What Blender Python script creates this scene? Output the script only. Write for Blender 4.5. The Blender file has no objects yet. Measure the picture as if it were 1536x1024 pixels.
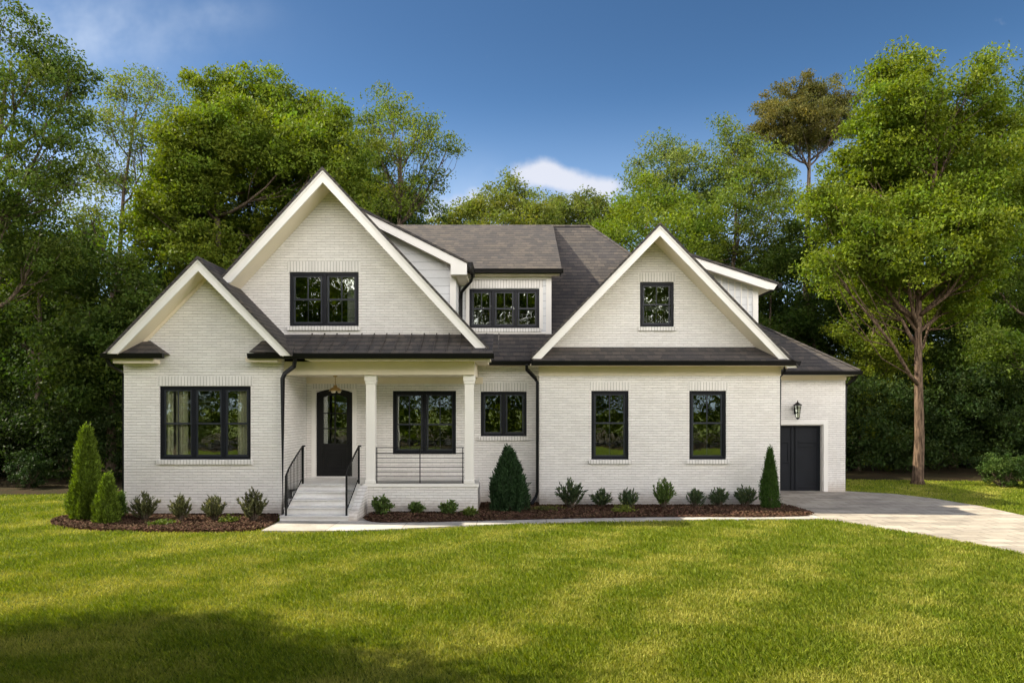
import bpy, math, random
import numpy as np
from mathutils import Vector
from mathutils.geometry import tessellate_polygon

S = bpy.context.scene
COL = S.collection
R = math.radians
F = 1100.0          # focal length in photo pixels (1536 wide)
H = 2.65            # eye height
HOR = 612.0         # photo row of the horizon

# ------------------------------------------------------------------ camera
cd = bpy.data.cameras.new('camera')
cam = bpy.data.objects.new('camera', cd); COL.objects.link(cam)
cam.location = (0, 0, H); cam.rotation_euler = (R(90), 0, 0)
cd.sensor_width = 36; cd.lens = 36*F/1536; cd.shift_y = (HOR-512)/1536
cd.clip_start = .1; cd.clip_end = 3000
S.camera = cam

# ------------------------------------------------------------------ sun + sky
SV = Vector((-1.0, .16, .98)).normalized()      # towards the sun
sd = bpy.data.lights.new('sun', 'SUN'); sd.energy = 5.0; sd.angle = R(.53); sd.color = (1, .90, .70)
sun = bpy.data.objects.new('sun', sd); COL.objects.link(sun)
sun.rotation_euler = SV.to_track_quat('Z', 'Y').to_euler(); sun.location = (-30, 10, 40)
S.view_settings.view_transform = 'Standard'; S.view_settings.look = 'None'
S.view_settings.exposure = 1.0; S.view_settings.gamma = 1

W = bpy.data.worlds.new('World'); S.world = W; W.use_nodes = True
nt = W.node_tree; N = nt.nodes; L = nt.links
bg = N['Background']; bg.inputs[1].default_value = .12

def setv(node, i, v, links):
    if v is None: return
    if hasattr(v, 'is_output'): links.new(v, node.inputs[i])
    else: node.inputs[i].default_value = v

def mth(nt, op, a, b=None, c=None, clamp=False):
    n = nt.nodes.new('ShaderNodeMath'); n.operation = op; n.use_clamp = clamp
    for i, v in enumerate((a, b, c)): setv(n, i, v, nt.links)
    return n.outputs[0]

def mixc(nt, f, a, b, mode='MIX'):
    n = nt.nodes.new('ShaderNodeMix'); n.data_type = 'RGBA'; n.blend_type = mode
    for i, v in ((0, f), (6, a), (7, b)):
        if isinstance(v, tuple) and len(v) == 3: v = v+(1,)
        setv(n, i, v, nt.links)
    return n.outputs[2]

def noise(nt, vec, scale, detail=4, rough=.55):
    n = nt.nodes.new('ShaderNodeTexNoise'); n.inputs['Scale'].default_value = scale
    n.inputs['Detail'].default_value = detail; n.inputs['Roughness'].default_value = rough
    if vec is not None: nt.links.new(vec, n.inputs['Vector'])
    return n.outputs[0]

def mapr(nt, v, a, b, c=0, d=1):
    n = nt.nodes.new('ShaderNodeMapRange'); n.interpolation_type = 'SMOOTHSTEP'
    nt.links.new(v, n.inputs[0])
    for i, x in enumerate((a, b, c, d)): n.inputs[i+1].default_value = x
    return n.outputs[0]

sky = N.new('ShaderNodeTexSky'); sky.sky_type = 'NISHITA'; sky.sun_disc = False
sky.sun_elevation = math.asin(SV.z); sky.sun_rotation = math.atan2(SV.x, SV.y)
sky.air_density = 1.0; sky.dust_density = .6; sky.ozone_density = 3.0
tc = N.new('ShaderNodeTexCoord'); sp = N.new('ShaderNodeSeparateXYZ'); L.new(tc.outputs['Generated'], sp.inputs[0])
yy = mth(nt, 'MAXIMUM', sp.outputs[1], .02)
cu = mth(nt, 'DIVIDE', sp.outputs[0], yy); cv = mth(nt, 'DIVIDE', sp.outputs[2], yy)
cb = N.new('ShaderNodeCombineXYZ'); L.new(cu, cb.inputs[0]); L.new(cv, cb.inputs[1])
nz = noise(nt, cb.outputs[0], 14, 7, .55); nz2 = noise(nt, cb.outputs[0], 5, 5, .6)
def blob(px, py, rx, ry):
    a = mth(nt, 'DIVIDE', mth(nt, 'SUBTRACT', cu, (px-768)/F), rx/F)
    b = mth(nt, 'DIVIDE', mth(nt, 'SUBTRACT', cv, (HOR-py)/F), ry/F)
    d = mth(nt, 'ADD', mth(nt, 'MULTIPLY', a, a), mth(nt, 'MULTIPLY', b, b))
    return mth(nt, 'EXPONENT', mth(nt, 'MULTIPLY', d, -1.0))
def addall(xs):
    r = xs[0]
    for x in xs[1:]: r = mth(nt, 'ADD', r, x)
    return r
cl = addall([blob(818, 250, 30, 20), blob(785, 266, 36, 18), blob(850, 268, 40, 18), blob(910, 280, 50, 15), blob(820, 318, 190, 28), mth(nt, 'MULTIPLY', blob(690, 285, 70, 34), .45)])
cl = mth(nt, 'ADD', cl, mth(nt, 'MULTIPLY', mth(nt, 'SUBTRACT', nz, .5), 2.1))
m1 = mapr(nt, cl, .36, 1.25, 0, .92)
ws = addall([blob(90, 50, 190, 60), mth(nt, 'MULTIPLY', blob(325, 18, 55, 22), .55), mth(nt, 'MULTIPLY', blob(690, 285, 60, 40), .5), mth(nt, 'MULTIPLY', blob(120, 280, 160, 70), .9)])
m2 = mth(nt, 'MULTIPLY', ws, mapr(nt, nz2, .30, .72, .1, .75), clamp=True)
gm = N.new('ShaderNodeHueSaturation'); L.new(sky.outputs[0], gm.inputs['Color']); gm.inputs['Saturation'].default_value = 1.2
L.new(mapr(nt, sp.outputs[2], .10, .50, .80, .44), gm.inputs['Value'])
skyc = mixc(nt, mapr(nt, sp.outputs[2], .40, .10, 0, .70), gm.outputs[0], (2.6, 3.4, 4.55))
c1 = mixc(nt, m2, skyc, (3.1, 3.55, 4.3))
c2 = mixc(nt, m1, c1, (3.45, 3.55, 3.95))
# unseen bright cloud bank added behind the viewer to light the shaded facade
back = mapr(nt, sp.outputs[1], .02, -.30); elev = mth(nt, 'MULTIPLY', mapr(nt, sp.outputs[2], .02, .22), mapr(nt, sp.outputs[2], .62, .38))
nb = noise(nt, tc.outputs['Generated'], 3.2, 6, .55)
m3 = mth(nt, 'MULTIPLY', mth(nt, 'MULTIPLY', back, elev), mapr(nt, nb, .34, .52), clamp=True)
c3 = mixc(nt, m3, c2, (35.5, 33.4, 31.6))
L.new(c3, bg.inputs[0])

# ------------------------------------------------------------------ helpers
def PX(px, Y): return (px-768)/F*Y
def PZ(py, Y): return H+(HOR-py)/F*Y
def G(px, py):
    Y = H*F/(py-HOR); return ((px-768)/F*Y, Y)

def obj(name, verts, faces, m, parent=None, origin=None, smooth=False, cols=None, m_idx=None, mats=None):
    """one mesh object; verts are world points"""
    v = np.asarray(verts, dtype=np.float32).reshape(-1, 3)
    if parent is not None: origin = parent['_o'] if '_o' in parent else (0, 0, 0)
    if origin is None: origin = (0, 0, 0)
    v = v-np.asarray(origin, dtype=np.float32)
    me = bpy.data.meshes.new(name)
    if isinstance(faces, np.ndarray):
        nf, k = faces.shape
        me.vertices.add(len(v)); me.vertices.foreach_set('co', v.ravel())
        me.loops.add(nf*k); me.loops.foreach_set('vertex_index', faces.ravel().astype(np.int32))
        me.polygons.add(nf); me.polygons.foreach_set('loop_start', np.arange(0, nf*k, k, dtype=np.int32))
        me.update(calc_edges=True)
    else:
        me.from_pydata(v.tolist(), [], faces); me.update()
    if cols is not None:
        a = me.color_attributes.new('tint', 'FLOAT_COLOR', 'POINT')
        c = np.ones((len(v), 4), dtype=np.float32); c[:, :3] = cols; a.data.foreach_set('color', c.ravel())
    for mm in (mats or [m]): me.materials.append(mm)
    if m_idx is not None: me.polygons.foreach_set('material_index', np.asarray(m_idx, dtype=np.int32))
    if smooth: me.polygons.foreach_set('use_smooth', np.ones(len(me.polygons), dtype=bool))
    o = bpy.data.objects.new(name, me); COL.objects.link(o)
    if parent is not None: o.parent = parent
    else: o.location = origin
    o['_o'] = [float(x) for x in origin]
    return o

def thing(name, label, cat, loc, group=None):
    o = bpy.data.objects.new(name, None); COL.objects.link(o); o.location = loc
    o.empty_display_size = .2
    o['label'] = label; o['category'] = cat; o['_o'] = [float(x) for x in loc]
    if group: o['group'] = group
    return o
def tag(o, label, cat, group=None, kind=None):
    o['label'] = label; o['category'] = cat
    if group: o['group'] = group
    if kind: o['kind'] = kind
    return o

class MB:
    def __init__(s): s.v = []; s.f = []
    def add(s, v, f):
        b = len(s.v); s.v += [tuple(p) for p in v]; s.f += [tuple(b+i for i in q) for q in f]; return s
    def box(s, x0, x1, y0, y1, z0, z1):
        if x0 > x1: x0, x1 = x1, x0
        if y0 > y1: y0, y1 = y1, y0
        if z0 > z1: z0, z1 = z1, z0
        v = [(x, y, z) for z in (z0, z1) for y in (y0, y1) for x in (x0, x1)]
        return s.add(v, [(0, 2, 3, 1), (4, 5, 7, 6), (0, 1, 5, 4), (2, 6, 7, 3), (0, 4, 6, 2), (1, 3, 7, 5)])
    def prism(s, poly, a0, a1, axis='y'):
        """poly: (x,z) extruded along y, or (y,z) along x, or (x,y) along z"""
        n = len(poly)
        mk = {'y': lambda p, a: (p[0], a, p[1]), 'x': lambda p, a: (a, p[0], p[1]), 'z': lambda p, a: (p[0], p[1], a)}[axis]
        v = [mk(p, a0) for p in poly]+[mk(p, a1) for p in poly]
        f = [tuple(range(n)), tuple(range(2*n-1, n-1, -1))]+[(i+n, (i+1) % n+n, (i+1) % n, i) for i in range(n)]
        tris = tessellate_polygon([[Vector((p[0], p[1], 0)) for p in poly]])
        f = [tuple(t) for t in tris]+[tuple(i+n for i in reversed(t)) for t in tris]+f[2:]
        return s.add(v, f)
    def wall(s, outline, holes, pos, th, axis='y'):
        """solid wall with openings. outline/holes in (u,z); front face at pos, back at pos+th"""
        loops = [outline]+holes
        flat = [p for l in loops for p in l]
        tris = tessellate_polygon([[Vector((p[0], p[1], 0)) for p in l] for l in loops])
        mk = (lambda p, a: (p[0], a, p[1])) if axis == 'y' else (lambda p, a: (a, p[0], p[1]))
        n = len(flat)
        v = [mk(p, pos) for p in flat]+[mk(p, pos+th) for p in flat]
        f = [tuple(t) for t in tris]+[tuple(i+n for i in reversed(t)) for t in tris]
        b = 0
        for l in loops:
            k = len(l)
            f += [(b+i, b+(i+1) % k, b+(i+1) % k+n, b+i+n) for i in range(k)]
            b += k
        return s.add(v, f)
    def tube(s, pts, rad, n=6, rot=0):
        pts = [Vector(p) for p in pts]
        if not hasattr(rad, '__len__'): rad = [rad]*len(pts)
        b = len(s.v)
        d0 = (pts[1]-pts[0]).normalized()
        up = Vector((0, 0, 1)) if abs(d0.z) < .9 else Vector((1, 0, 0))
        for i, p in enumerate(pts):
            d = (pts[min(i+1, len(pts)-1)]-pts[max(i-1, 0)]).normalized()
            a = d.cross(up).normalized(); c = a.cross(d)
            for k in range(n):
                t = 2*math.pi*(k+rot)/n
                s.v.append(tuple(p+(a*math.cos(t)+c*math.sin(t))*rad[i]))
        for i in range(len(pts)-1):
            for k in range(n):
                s.f.append((b+i*n+k, b+i*n+(k+1) % n, b+(i+1)*n+(k+1) % n, b+(i+1)*n+k))
        s.f.append(tuple(b+k for k in range(n))[::-1]); s.f.append(tuple(b+(len(pts)-1)*n+k for k in range(n)))
        return s
    def lathe(s, c, prof, n=12):
        b = len(s.v)
        for r, z in prof:
            for k in range(n):
                t = 2*math.pi*k/n; s.v.append((c[0]+r*math.cos(t), c[1]+r*math.sin(t), c[2]+z))
        for i in range(len(prof)-1):
            for k in range(n): s.f.append((b+i*n+k, b+i*n+(k+1) % n, b+(i+1)*n+(k+1) % n, b+(i+1)*n+k))
        s.f.append(tuple(b+k for k in range(n))[::-1]); s.f.append(tuple(b+(len(prof)-1)*n+k for k in range(n)))
        return s
    def build(s, name, m, parent=None, smooth=False, origin=None, bevel=0):
        o = obj(name, s.v, s.f, m, parent, origin, smooth)
        import bmesh
        bm = bmesh.new(); bm.from_mesh(o.data); bmesh.ops.recalc_face_normals(bm, faces=bm.faces); bm.to_mesh(o.data); bm.free()
        if bevel:
            md = o.modifiers.new('bevel', 'BEVEL'); md.width = bevel; md.segments = 2; md.limit_method = 'ANGLE'
        return o

# ------------------------------------------------------------------ materials
def new_mat(name, rough=.6, spec=.3):
    m = bpy.data.materials.new(name); m.use_nodes = True
    b = m.node_tree.nodes['Principled BSDF']
    b.inputs['Roughness'].default_value = rough; b.inputs['Specular IOR Level'].default_value = spec
    return m, m.node_tree, b
def bump(nt, b, h, strength=.5, dist=.01):
    n = nt.nodes.new('ShaderNodeBump'); n.inputs['Strength'].default_value = strength; n.inputs['Distance'].default_value = dist
    nt.links.new(h, n.inputs['Height']); nt.links.new(n.outputs[0], b.inputs['Normal'])
def objco(nt):
    t = nt.nodes.new('ShaderNodeTexCoord'); return t.outputs['Object']
def plain(name, col, rough=.6, spec=.3, var=.12, scale=3.0, bs=0, metal=0):
    m, nt, b = new_mat(name, rough, spec); b.inputs['Metallic'].default_value = metal
    co = objco(nt); n = noise(nt, co, scale, 5)
    c2 = tuple(c*(1-var) for c in col)
    nt.links.new(mixc(nt, mapr(nt, n, .3, .7), col, c2), b.inputs['Base Color'])
    if bs: bump(nt, b, noise(nt, co, scale*12, 4), bs, .01)
    return m
def facing_uv(nt, zs=1.0):
    """u runs along the wall whatever way it faces, v runs up"""
    t = nt.nodes.new('ShaderNodeTexCoord'); s = nt.nodes.new('ShaderNodeSeparateXYZ'); nt.links.new(t.outputs['Object'], s.inputs[0])
    g = nt.nodes.new('ShaderNodeNewGeometry'); s2 = nt.nodes.new('ShaderNodeSeparateXYZ'); nt.links.new(g.outputs['True Normal'], s2.inputs[0])
    f = mth(nt, 'GREATER_THAN', mth(nt, 'ABSOLUTE', s2.outputs[0]), mth(nt, 'ABSOLUTE', s2.outputs[1]))
    u = mth(nt, 'ADD', mth(nt, 'MULTIPLY', s.outputs[1], f), mth(nt, 'MULTIPLY', s.outputs[0], mth(nt, 'SUBTRACT', 1.0, f)))
    c = nt.nodes.new('ShaderNodeCombineXYZ'); nt.links.new(u, c.inputs[0])
    nt.links.new(mth(nt, 'MULTIPLY', s.outputs[2], zs), c.inputs[1])
    return c.outputs[0], t.outputs['Object']

def brick_mat(name, c1, c2, mort, bw, rh, ms, zs=1.0, soldier=False, bumpd=.012, rough=.75, dirt=.12, spec=.2, warp=.0):
    m, nt, b = new_mat(name, rough, spec)
    uv, co = facing_uv(nt, zs)
    if warp:
        nw = nt.nodes.new('ShaderNodeTexNoise'); nw.inputs['Scale'].default_value = 6; nt.links.new(co, nw.inputs['Vector'])
        va = nt.nodes.new('ShaderNodeVectorMath'); va.operation = 'MULTIPLY_ADD'
        nt.links.new(nw.outputs['Color'], va.inputs[0]); va.inputs[1].default_value = (warp, warp, 0); nt.links.new(uv, va.inputs[2]); uv = va.outputs[0]
    bt = nt.nodes.new('ShaderNodeTexBrick'); nt.links.new(uv, bt.inputs['Vector'])
    bt.inputs['Scale'].default_value = 1; bt.inputs['Brick Width'].default_value = bw; bt.inputs['Row Height'].default_value = rh
    bt.inputs['Mortar Size'].default_value = ms; bt.inputs['Mortar Smooth'].default_value = .35; bt.inputs['Bias'].default_value = 0
    bt.inputs['Color1'].default_value = c1+(1,); bt.inputs['Color2'].default_value = c2+(1,); bt.inputs['Mortar'].default_value = mort+(1,)
    if soldier: bt.offset = 0
    n1 = noise(nt, co, 1.3, 6, .6); n2 = noise(nt, co, 22, 3, .6)
    c = mixc(nt, mapr(nt, n1, .35, .75, 0, dirt), bt.outputs['Color'], tuple(x*.55 for x in mort), 'MIX')
    c = mixc(nt, mapr(nt, n2, .45, .8, 0, .22), c, tuple(x*.75 for x in c1))
    nt.links.new(c, b.inputs['Base Color'])
    hgt = mth(nt, 'ADD', mth(nt, 'SUBTRACT', 1.0, bt.outputs['Fac']), mth(nt, 'MULTIPLY', n2, .5))
    bump(nt, b, hgt, .9, bumpd)
    return m

def wall_brick(name, c1, c2, mort, bw, rh):
    m, nt, b = new_mat(name, .75, .2)
    uv, co = facing_uv(nt)
    nw = nt.nodes.new('ShaderNodeTexNoise'); nw.inputs['Scale'].default_value = 5; nt.links.new(co, nw.inputs['Vector'])
    va = nt.nodes.new('ShaderNodeVectorMath'); va.operation = 'MULTIPLY_ADD'
    nt.links.new(nw.outputs['Color'], va.inputs[0]); va.inputs[1].default_value = (.03, .012, 0); nt.links.new(uv, va.inputs[2]); uv = va.outputs[0]
    bt = nt.nodes.new('ShaderNodeTexBrick'); nt.links.new(uv, bt.inputs['Vector'])
    for k, v in (('Scale', 1), ('Brick Width', bw), ('Row Height', rh), ('Mortar Size', .006), ('Mortar Smooth', .3)): bt.inputs[k].default_value = v
    bt.inputs['Color1'].default_value = c1+(1,); bt.inputs['Color2'].default_value = c2+(1,); bt.inputs['Mortar'].default_value = c2+(1,)
    sx = nt.nodes.new('ShaderNodeSeparateXYZ'); nt.links.new(uv, sx.inputs[0])
    fr = mth(nt, 'FRACT', mth(nt, 'DIVIDE', sx.outputs[1], rh))
    hl = mth(nt, 'SUBTRACT', 1.0, mapr(nt, mth(nt, 'PINGPONG', fr, .5), .05, .17))
    n0 = noise(nt, co, 9, 4, .6)
    n1 = noise(nt, co, 1.3, 6, .6); n2 = noise(nt, co, 24, 3, .6)
    hlm = mth(nt, 'MULTIPLY', hl, mapr(nt, n0, .3, .62, .45, 1))
    jt = mth(nt, 'MAXIMUM', hlm, mth(nt, 'MULTIPLY', bt.outputs['Fac'], .38))
    c = mixc(nt, jt, bt.outputs['Color'], mort)
    c = mixc(nt, mapr(nt, n1, .40, .75, 0, .13), c, (.50, .44, .37))
    c = mixc(nt, mapr(nt, n2, .5, .8, 0, .2), c, tuple(x*.78 for x in c1))
    spl = mth(nt, 'MULTIPLY', mapr(nt, mth(nt, 'ADD', sx.outputs[1], mth(nt, 'MULTIPLY', n0, -.5)), .22, -.2), .5)
    c = mixc(nt, spl, c, (.42, .33, .25))
    nt.links.new(c, b.inputs['Base Color'])
    bump(nt, b, mth(nt, 'ADD', mth(nt, 'SUBTRACT', 1.0, jt), mth(nt, 'MULTIPLY', n2, .5)), .9, .012)
    return m
M_brick = wall_brick('painted_brick', (.88, .855, .82), (.80, .775, .745), (.50, .47, .44), .23, .068)
M_soldier = brick_mat('painted_soldier_brick', (.84, .815, .785), (.76, .74, .71), (.44, .42, .39), .078, 3.0, .008, soldier=True, warp=.01)
def shingle_mat():
    m, nt, b = new_mat('roof_shingle', .8, .25)
    uv, co = facing_uv(nt, 1.42); rh = .165
    nw = nt.nodes.new('ShaderNodeTexNoise'); nw.inputs['Scale'].default_value = 3; nt.links.new(co, nw.inputs['Vector'])
    va = nt.nodes.new('ShaderNodeVectorMath'); va.operation = 'MULTIPLY_ADD'
    nt.links.new(nw.outputs['Color'], va.inputs[0]); va.inputs[1].default_value = (.3, .035, 0); nt.links.new(uv, va.inputs[2]); uv = va.outputs[0]
    bt = nt.nodes.new('ShaderNodeTexBrick'); nt.links.new(uv, bt.inputs['Vector'])
    for k, v in (('Scale', 1), ('Brick Width', .19), ('Row Height', rh), ('Mortar Size', .006), ('Mortar Smooth', .3)): bt.inputs[k].default_value = v
    bt.inputs['Color1'].default_value = (.108, .092, .078, 1); bt.inputs['Color2'].default_value = (.056, .051, .050, 1); bt.inputs['Mortar'].default_value = (.045, .043, .044, 1)
    sx = nt.nodes.new('ShaderNodeSeparateXYZ'); nt.links.new(uv, sx.inputs[0])
    fr = mth(nt, 'FRACT', mth(nt, 'DIVIDE', sx.outputs[1], rh))
    hl = mapr(nt, fr, .34, .10); n0 = noise(nt, co, 5, 5, .6); n1 = noise(nt, co, .8, 6, .6); n2 = noise(nt, co, 40, 3, .6)
    hl = mth(nt, 'MULTIPLY', hl, mapr(nt, n0, .3, .6, .4, 1))
    c = mixc(nt, mth(nt, 'MULTIPLY', hl, .95), bt.outputs['Color'], (.014, .014, .018))  # shadow line under each shingle course, painted into the colour
    c = mixc(nt, mapr(nt, n1, .4, .75, 0, .45), c, (.042, .042, .050)); c = mixc(nt, mapr(nt, n2, .5, .75, 0, .5), c, (.10, .094, .088))
    nt.links.new(c, b.inputs['Base Color'])
    bump(nt, b, mth(nt, 'ADD', mth(nt, 'SUBTRACT', fr, 0.0), mth(nt, 'MULTIPLY', n2, .3)), .7, .012)
    return m
M_shingle = shingle_mat()
M_trim = plain('white_trim_paint', (.86, .835, .79), .5, .3, .07, 1.2)
M_siding = brick_mat('white_siding', (.74, .75, .76), (.72, .73, .74), (.45, .46, .48), 30, .21, .006, bumpd=.01, rough=.5, dirt=.05)
M_soffit = plain('warm_glow_soffit_paint', (.86, .765, .61), .55, .25, .07, 1.5)  # cream yellowed so the warm bounce glow is part of the colour
M_black = plain('black_metal_paint', (.006, .006, .007), .4, .22, .2, 4)
M_frame = plain('dark_window_paint', (.007, .008, .013), .4, .25, .2, 5)
M_sash = plain('window_sash_paint', (.030, .034, .044), .4, .35, .2, 5)
M_door = plain('black_door_paint', (.008, .008, .008), .42, .25, .25, 3)
M_garage = plain('charcoal_door_paint', (.013, .015, .020), .5, .2, .2, 2)
M_brass = plain('aged_brass', (.55, .38, .16), .3, .5, .3, 20, metal=1)
M_glow = plain('frosted_glass_shade', (.75, .66, .5), .25, .5, .1, 20)
M_curtain = plain('curtain_linen', (.92, .89, .72), .85, .1, .1, 4)
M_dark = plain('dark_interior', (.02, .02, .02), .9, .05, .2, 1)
M_bark = None

def bark(name, a, b_, s=1.0):
    m, nt, b = new_mat(name, .9, .1)
    t = nt.nodes.new('ShaderNodeTexCoord'); mp = nt.nodes.new('ShaderNodeMapping'); nt.links.new(t.outputs['Object'], mp.inputs[0])
    mp.inputs['Scale'].default_value = (7*s, 7*s, 1.3*s)
    n = noise(nt, mp.outputs[0], 2.5, 8, .65)
    nt.links.new(mixc(nt, mapr(nt, n, .35, .65), a, b_), b.inputs['Base Color']); bump(nt, b, n, .9, .05)
    return m
M_bark = bark('tree_bark', (.05, .038, .028), (.17, .13, .095))
M_bark2 = bark('red_brown_bark', (.05, .033, .023), (.19, .13, .09))

def foliage_mat(name, trans=.35, rough=.5, spec=.25):
    m, nt, b = new_mat(name, rough, spec)
    a = nt.nodes.new('ShaderNodeAttribute'); a.attribute_name = 'tint'
    nt.links.new(a.outputs['Color'], b.inputs['Base Color'])
    tr = nt.nodes.new('ShaderNodeBsdfTranslucent')
    hs = nt.nodes.new('ShaderNodeHueSaturation'); hs.inputs['Value'].default_value = 1.25; hs.inputs['Saturation'].default_value = 1.15; nt.links.new(a.outputs['Color'], hs.inputs['Color'])
    nt.links.new(hs.outputs[0], tr.inputs[0])
    mx = nt.nodes.new('ShaderNodeMixShader'); mx.inputs[0].default_value = trans
    nt.links.new(b.outputs[0], mx.inputs[1]); nt.links.new(tr.outputs[0], mx.inputs[2])
    nt.links.new(mx.outputs[0], nt.nodes['Material Output'].inputs[0])
    return m
M_leaf = foliage_mat('tree_leaf', .38, .6, .14); M_shrub = foliage_mat('shrub_leaf', .22, .55, .16); M_grass = foliage_mat('grass_blade', .3, .6, .15)
M_chip = foliage_mat('bark_chips', .0, .9, .1)

def glass_mat():
    m = bpy.data.materials.new('window_glass'); m.use_nodes = True; nt = m.node_tree
    nt.nodes.remove(nt.nodes['Principled BSDF'])
    gl = nt.nodes.new('ShaderNodeBsdfGlossy'); gl.inputs['Roughness'].default_value = .0; gl.inputs['Color'].default_value = (.9, .95, .88, 1)
    tb = nt.nodes.new('ShaderNodeBsdfTransparent'); tb.inputs['Color'].default_value = (.82, .84, .80, 1)
    t = nt.nodes.new('ShaderNodeTexCoord')
    bp = nt.nodes.new('ShaderNodeBump'); bp.inputs['Strength'].default_value = .12; bp.inputs['Distance'].default_value = .02
    nt.links.new(noise(nt, t.outputs['Object'], 2.2, 2), bp.inputs['Height']); nt.links.new(bp.outputs[0], gl.inputs['Normal'])
    mx = nt.nodes.new('ShaderNodeMixShader'); mx.inputs[0].default_value = .21
    nt.links.new(tb.outputs[0], mx.inputs[1]); nt.links.new(gl.outputs[0], mx.inputs[2]); nt.links.new(mx.outputs[0], nt.nodes['Material Output'].inputs[0])
    return m
M_glass = glass_mat()

def concrete(name, a, b_, stretch=(1, 1, 1), sc=1.0, joints=None):
    m, nt, b = new_mat(name, .85, .2)
    t = nt.nodes.new('ShaderNodeTexCoord'); mp = nt.nodes.new('ShaderNodeMapping'); nt.links.new(t.outputs['Object'], mp.inputs[0]); mp.inputs['Scale'].default_value = stretch
    n = noise(nt, mp.outputs[0], 1.6*sc, 8, .68); n2 = noise(nt, mp.outputs[0], 14*sc, 5, .7)
    c = mixc(nt, mapr(nt, n, .32, .68), a, b_); c = mixc(nt, mapr(nt, n2, .5, .75, 0, .5), c, tuple(x*.72 for x in b_))
    if joints:
        bt = nt.nodes.new('ShaderNodeTexBrick'); nt.links.new(t.outputs['Object'], bt.inputs['Vector'])
        for k, v in (('Scale', 1), ('Brick Width', joints[0]), ('Row Height', joints[1]), ('Mortar Size', joints[2]), ('Mortar Smooth', .4)): bt.inputs[k].default_value = v
        bt.inputs['Color1'].default_value = (1, 1, 1, 1); bt.inputs['Color2'].default_value = (.80, .79, .78, 1); bt.inputs['Mortar'].default_value = (.8, .8, .8, 1)
        c = mixc(nt, 1.0, c, bt.outputs['Color'], 'MULTIPLY')
        c = mixc(nt, mth(nt, 'MULTIPLY', bt.outputs['Fac'], joints[3]), c, (.10, .09, .08))
    nt.links.new(c, b.inputs['Base Color']); bump(nt, b, n2, .5, .02)
    return m
M_walk = concrete('pale_concrete', (.55, .52, .48), (.40, .375, .34), joints=(1.6, 30, .012, .6))
M_drive = concrete('stamped_driveway', (.53, .475, .40), (.30, .27, .235), (.45, 1.6, 1), .9, joints=(.62, .41, .016, .55))
M_step = concrete('painted_step', (.88, .87, .85), (.70, .68, .65), (.5, 2, 2), 1.5)

def ground_mat(name, a, b_, c_, sc):
    m, nt, b = new_mat(name, .95, .05); co = objco(nt)
    n = noise(nt, co, sc, 8, .7); n2 = noise(nt, co, sc*14, 4, .7)
    c = mixc(nt, mapr(nt, n, .35, .65), a, b_); c = mixc(nt, mapr(nt, n2, .5, .75), c, c_)
    nt.links.new(c, b.inputs['Base Color']); bump(nt, b, n2, .8, .04)
    return m
M_lawn = ground_mat('lawn_soil_and_turf', (.095, .125, .012), (.06, .09, .010), (.15, .15, .035), .5)
M_litter = ground_mat('forest_litter', (.045, .03, .018), (.03, .03, .014), (.09, .06, .035), 1.1)
M_mulch = ground_mat('red_brown_mulch', (.07, .032, .02), (.04, .02, .013), (.12, .055, .032), 3)

# ------------------------------------------------------------------ ground sheets
def chaikin(p, n=2):
    for _ in range(n):
        q = []
        for i in range(len(p)):
            a, b = p[i], p[(i+1) % len(p)]
            q += [(a[0]*.75+b[0]*.25, a[1]*.75+b[1]*.25), (a[0]*.25+b[0]*.75, a[1]*.25+b[1]*.75)]
        p = q
    return p
def inpoly(x, y, poly):
    r = np.zeros(x.shape, dtype=bool); n = len(poly)
    for i in range(n):
        x0, y0 = poly[i]; x1, y1 = poly[(i+1) % n]
        if y0 == y1: continue
        c = ((y0 > y) != (y1 > y)) & (x < (x1-x0)*(y-y0)/(y1-y0)+x0)
        r ^= c
    return r
def structure(o): o['kind'] = 'structure'; return o

g = MB(); g.add([(-600, -600, 0), (600, -600, 0), (600, 900, 0), (-600, 900, 0)], [(0, 1, 2, 3)])
structure(g.build('lawn', M_lawn))

P_bedL = chaikin([G(72, 788), G(80, 780), G(104, 775), G(186, 770), G(260, 766), G(415, 766), G(419, 783), G(396, 796), G(330, 799), G(200, 798), G(120, 795)])
P_bedR = chaikin([G(540, 786), G(552, 770), G(650, 762), G(800, 750), G(1100, 750), G(1172, 757), G(1200, 765), G(1233, 775.5), G(1150, 778), G(1000, 777.5), G(850, 780), G(700, 784), G(620, 786)])
P_walk = [G(*p) for p in [(392, 797.5), (460, 797.8), (530, 797.3), (600, 794.5), (700, 789.5), (780, 786.5), (850, 784), (1000, 781), (1150, 780), (1236, 779.6), (1228, 777), (1195, 768), (1165, 760), (1120, 748), (430, 735), (420, 783)]]
P_drive = [G(*p) for p in [(1232, 779.6), (1262, 782), (1290, 786.5), (1330, 794), (1400, 804.5), (1470, 817), (1536, 831), (1640, 850), (1800, 890), (2100, 900), (2100, 815), (1800, 800), (1640, 783), (1536, 774.5), (1470, 760), (1400, 748.5), (1340, 741.5), (1268, 737.5), (1150, 733), (1140, 770)]]
P_drive = [p if 3 else p for p in P_drive]
P_duffL = [(-60, 21.2), (-20, 22.0), (-14.5, 22.4), (-12.5, 23.3), (-11, 25.0), (-10, 30), (-10, 60), (-60, 60)]
P_duffR = [(9, 31), (12, 27.2), (17, 26.6), (22, 26.0), (60, 24), (60, 60), (9, 60)]
def sheet(name, poly, z0, z1, m, kind=True):
    o = MB().prism(poly, z0, z1, 'z').build(name, m)
    return structure(o) if kind else o
sheet('walkway', P_walk, -.02, .035, M_walk)
sheet('driveway', P_drive, -.02, .03, M_drive)
sheet('forest_floor', chaikin(P_duffL), -.02, .008, M_litter)
sheet('forest_floor', chaikin(P_duffR), -.02, .008, M_litter)
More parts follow.
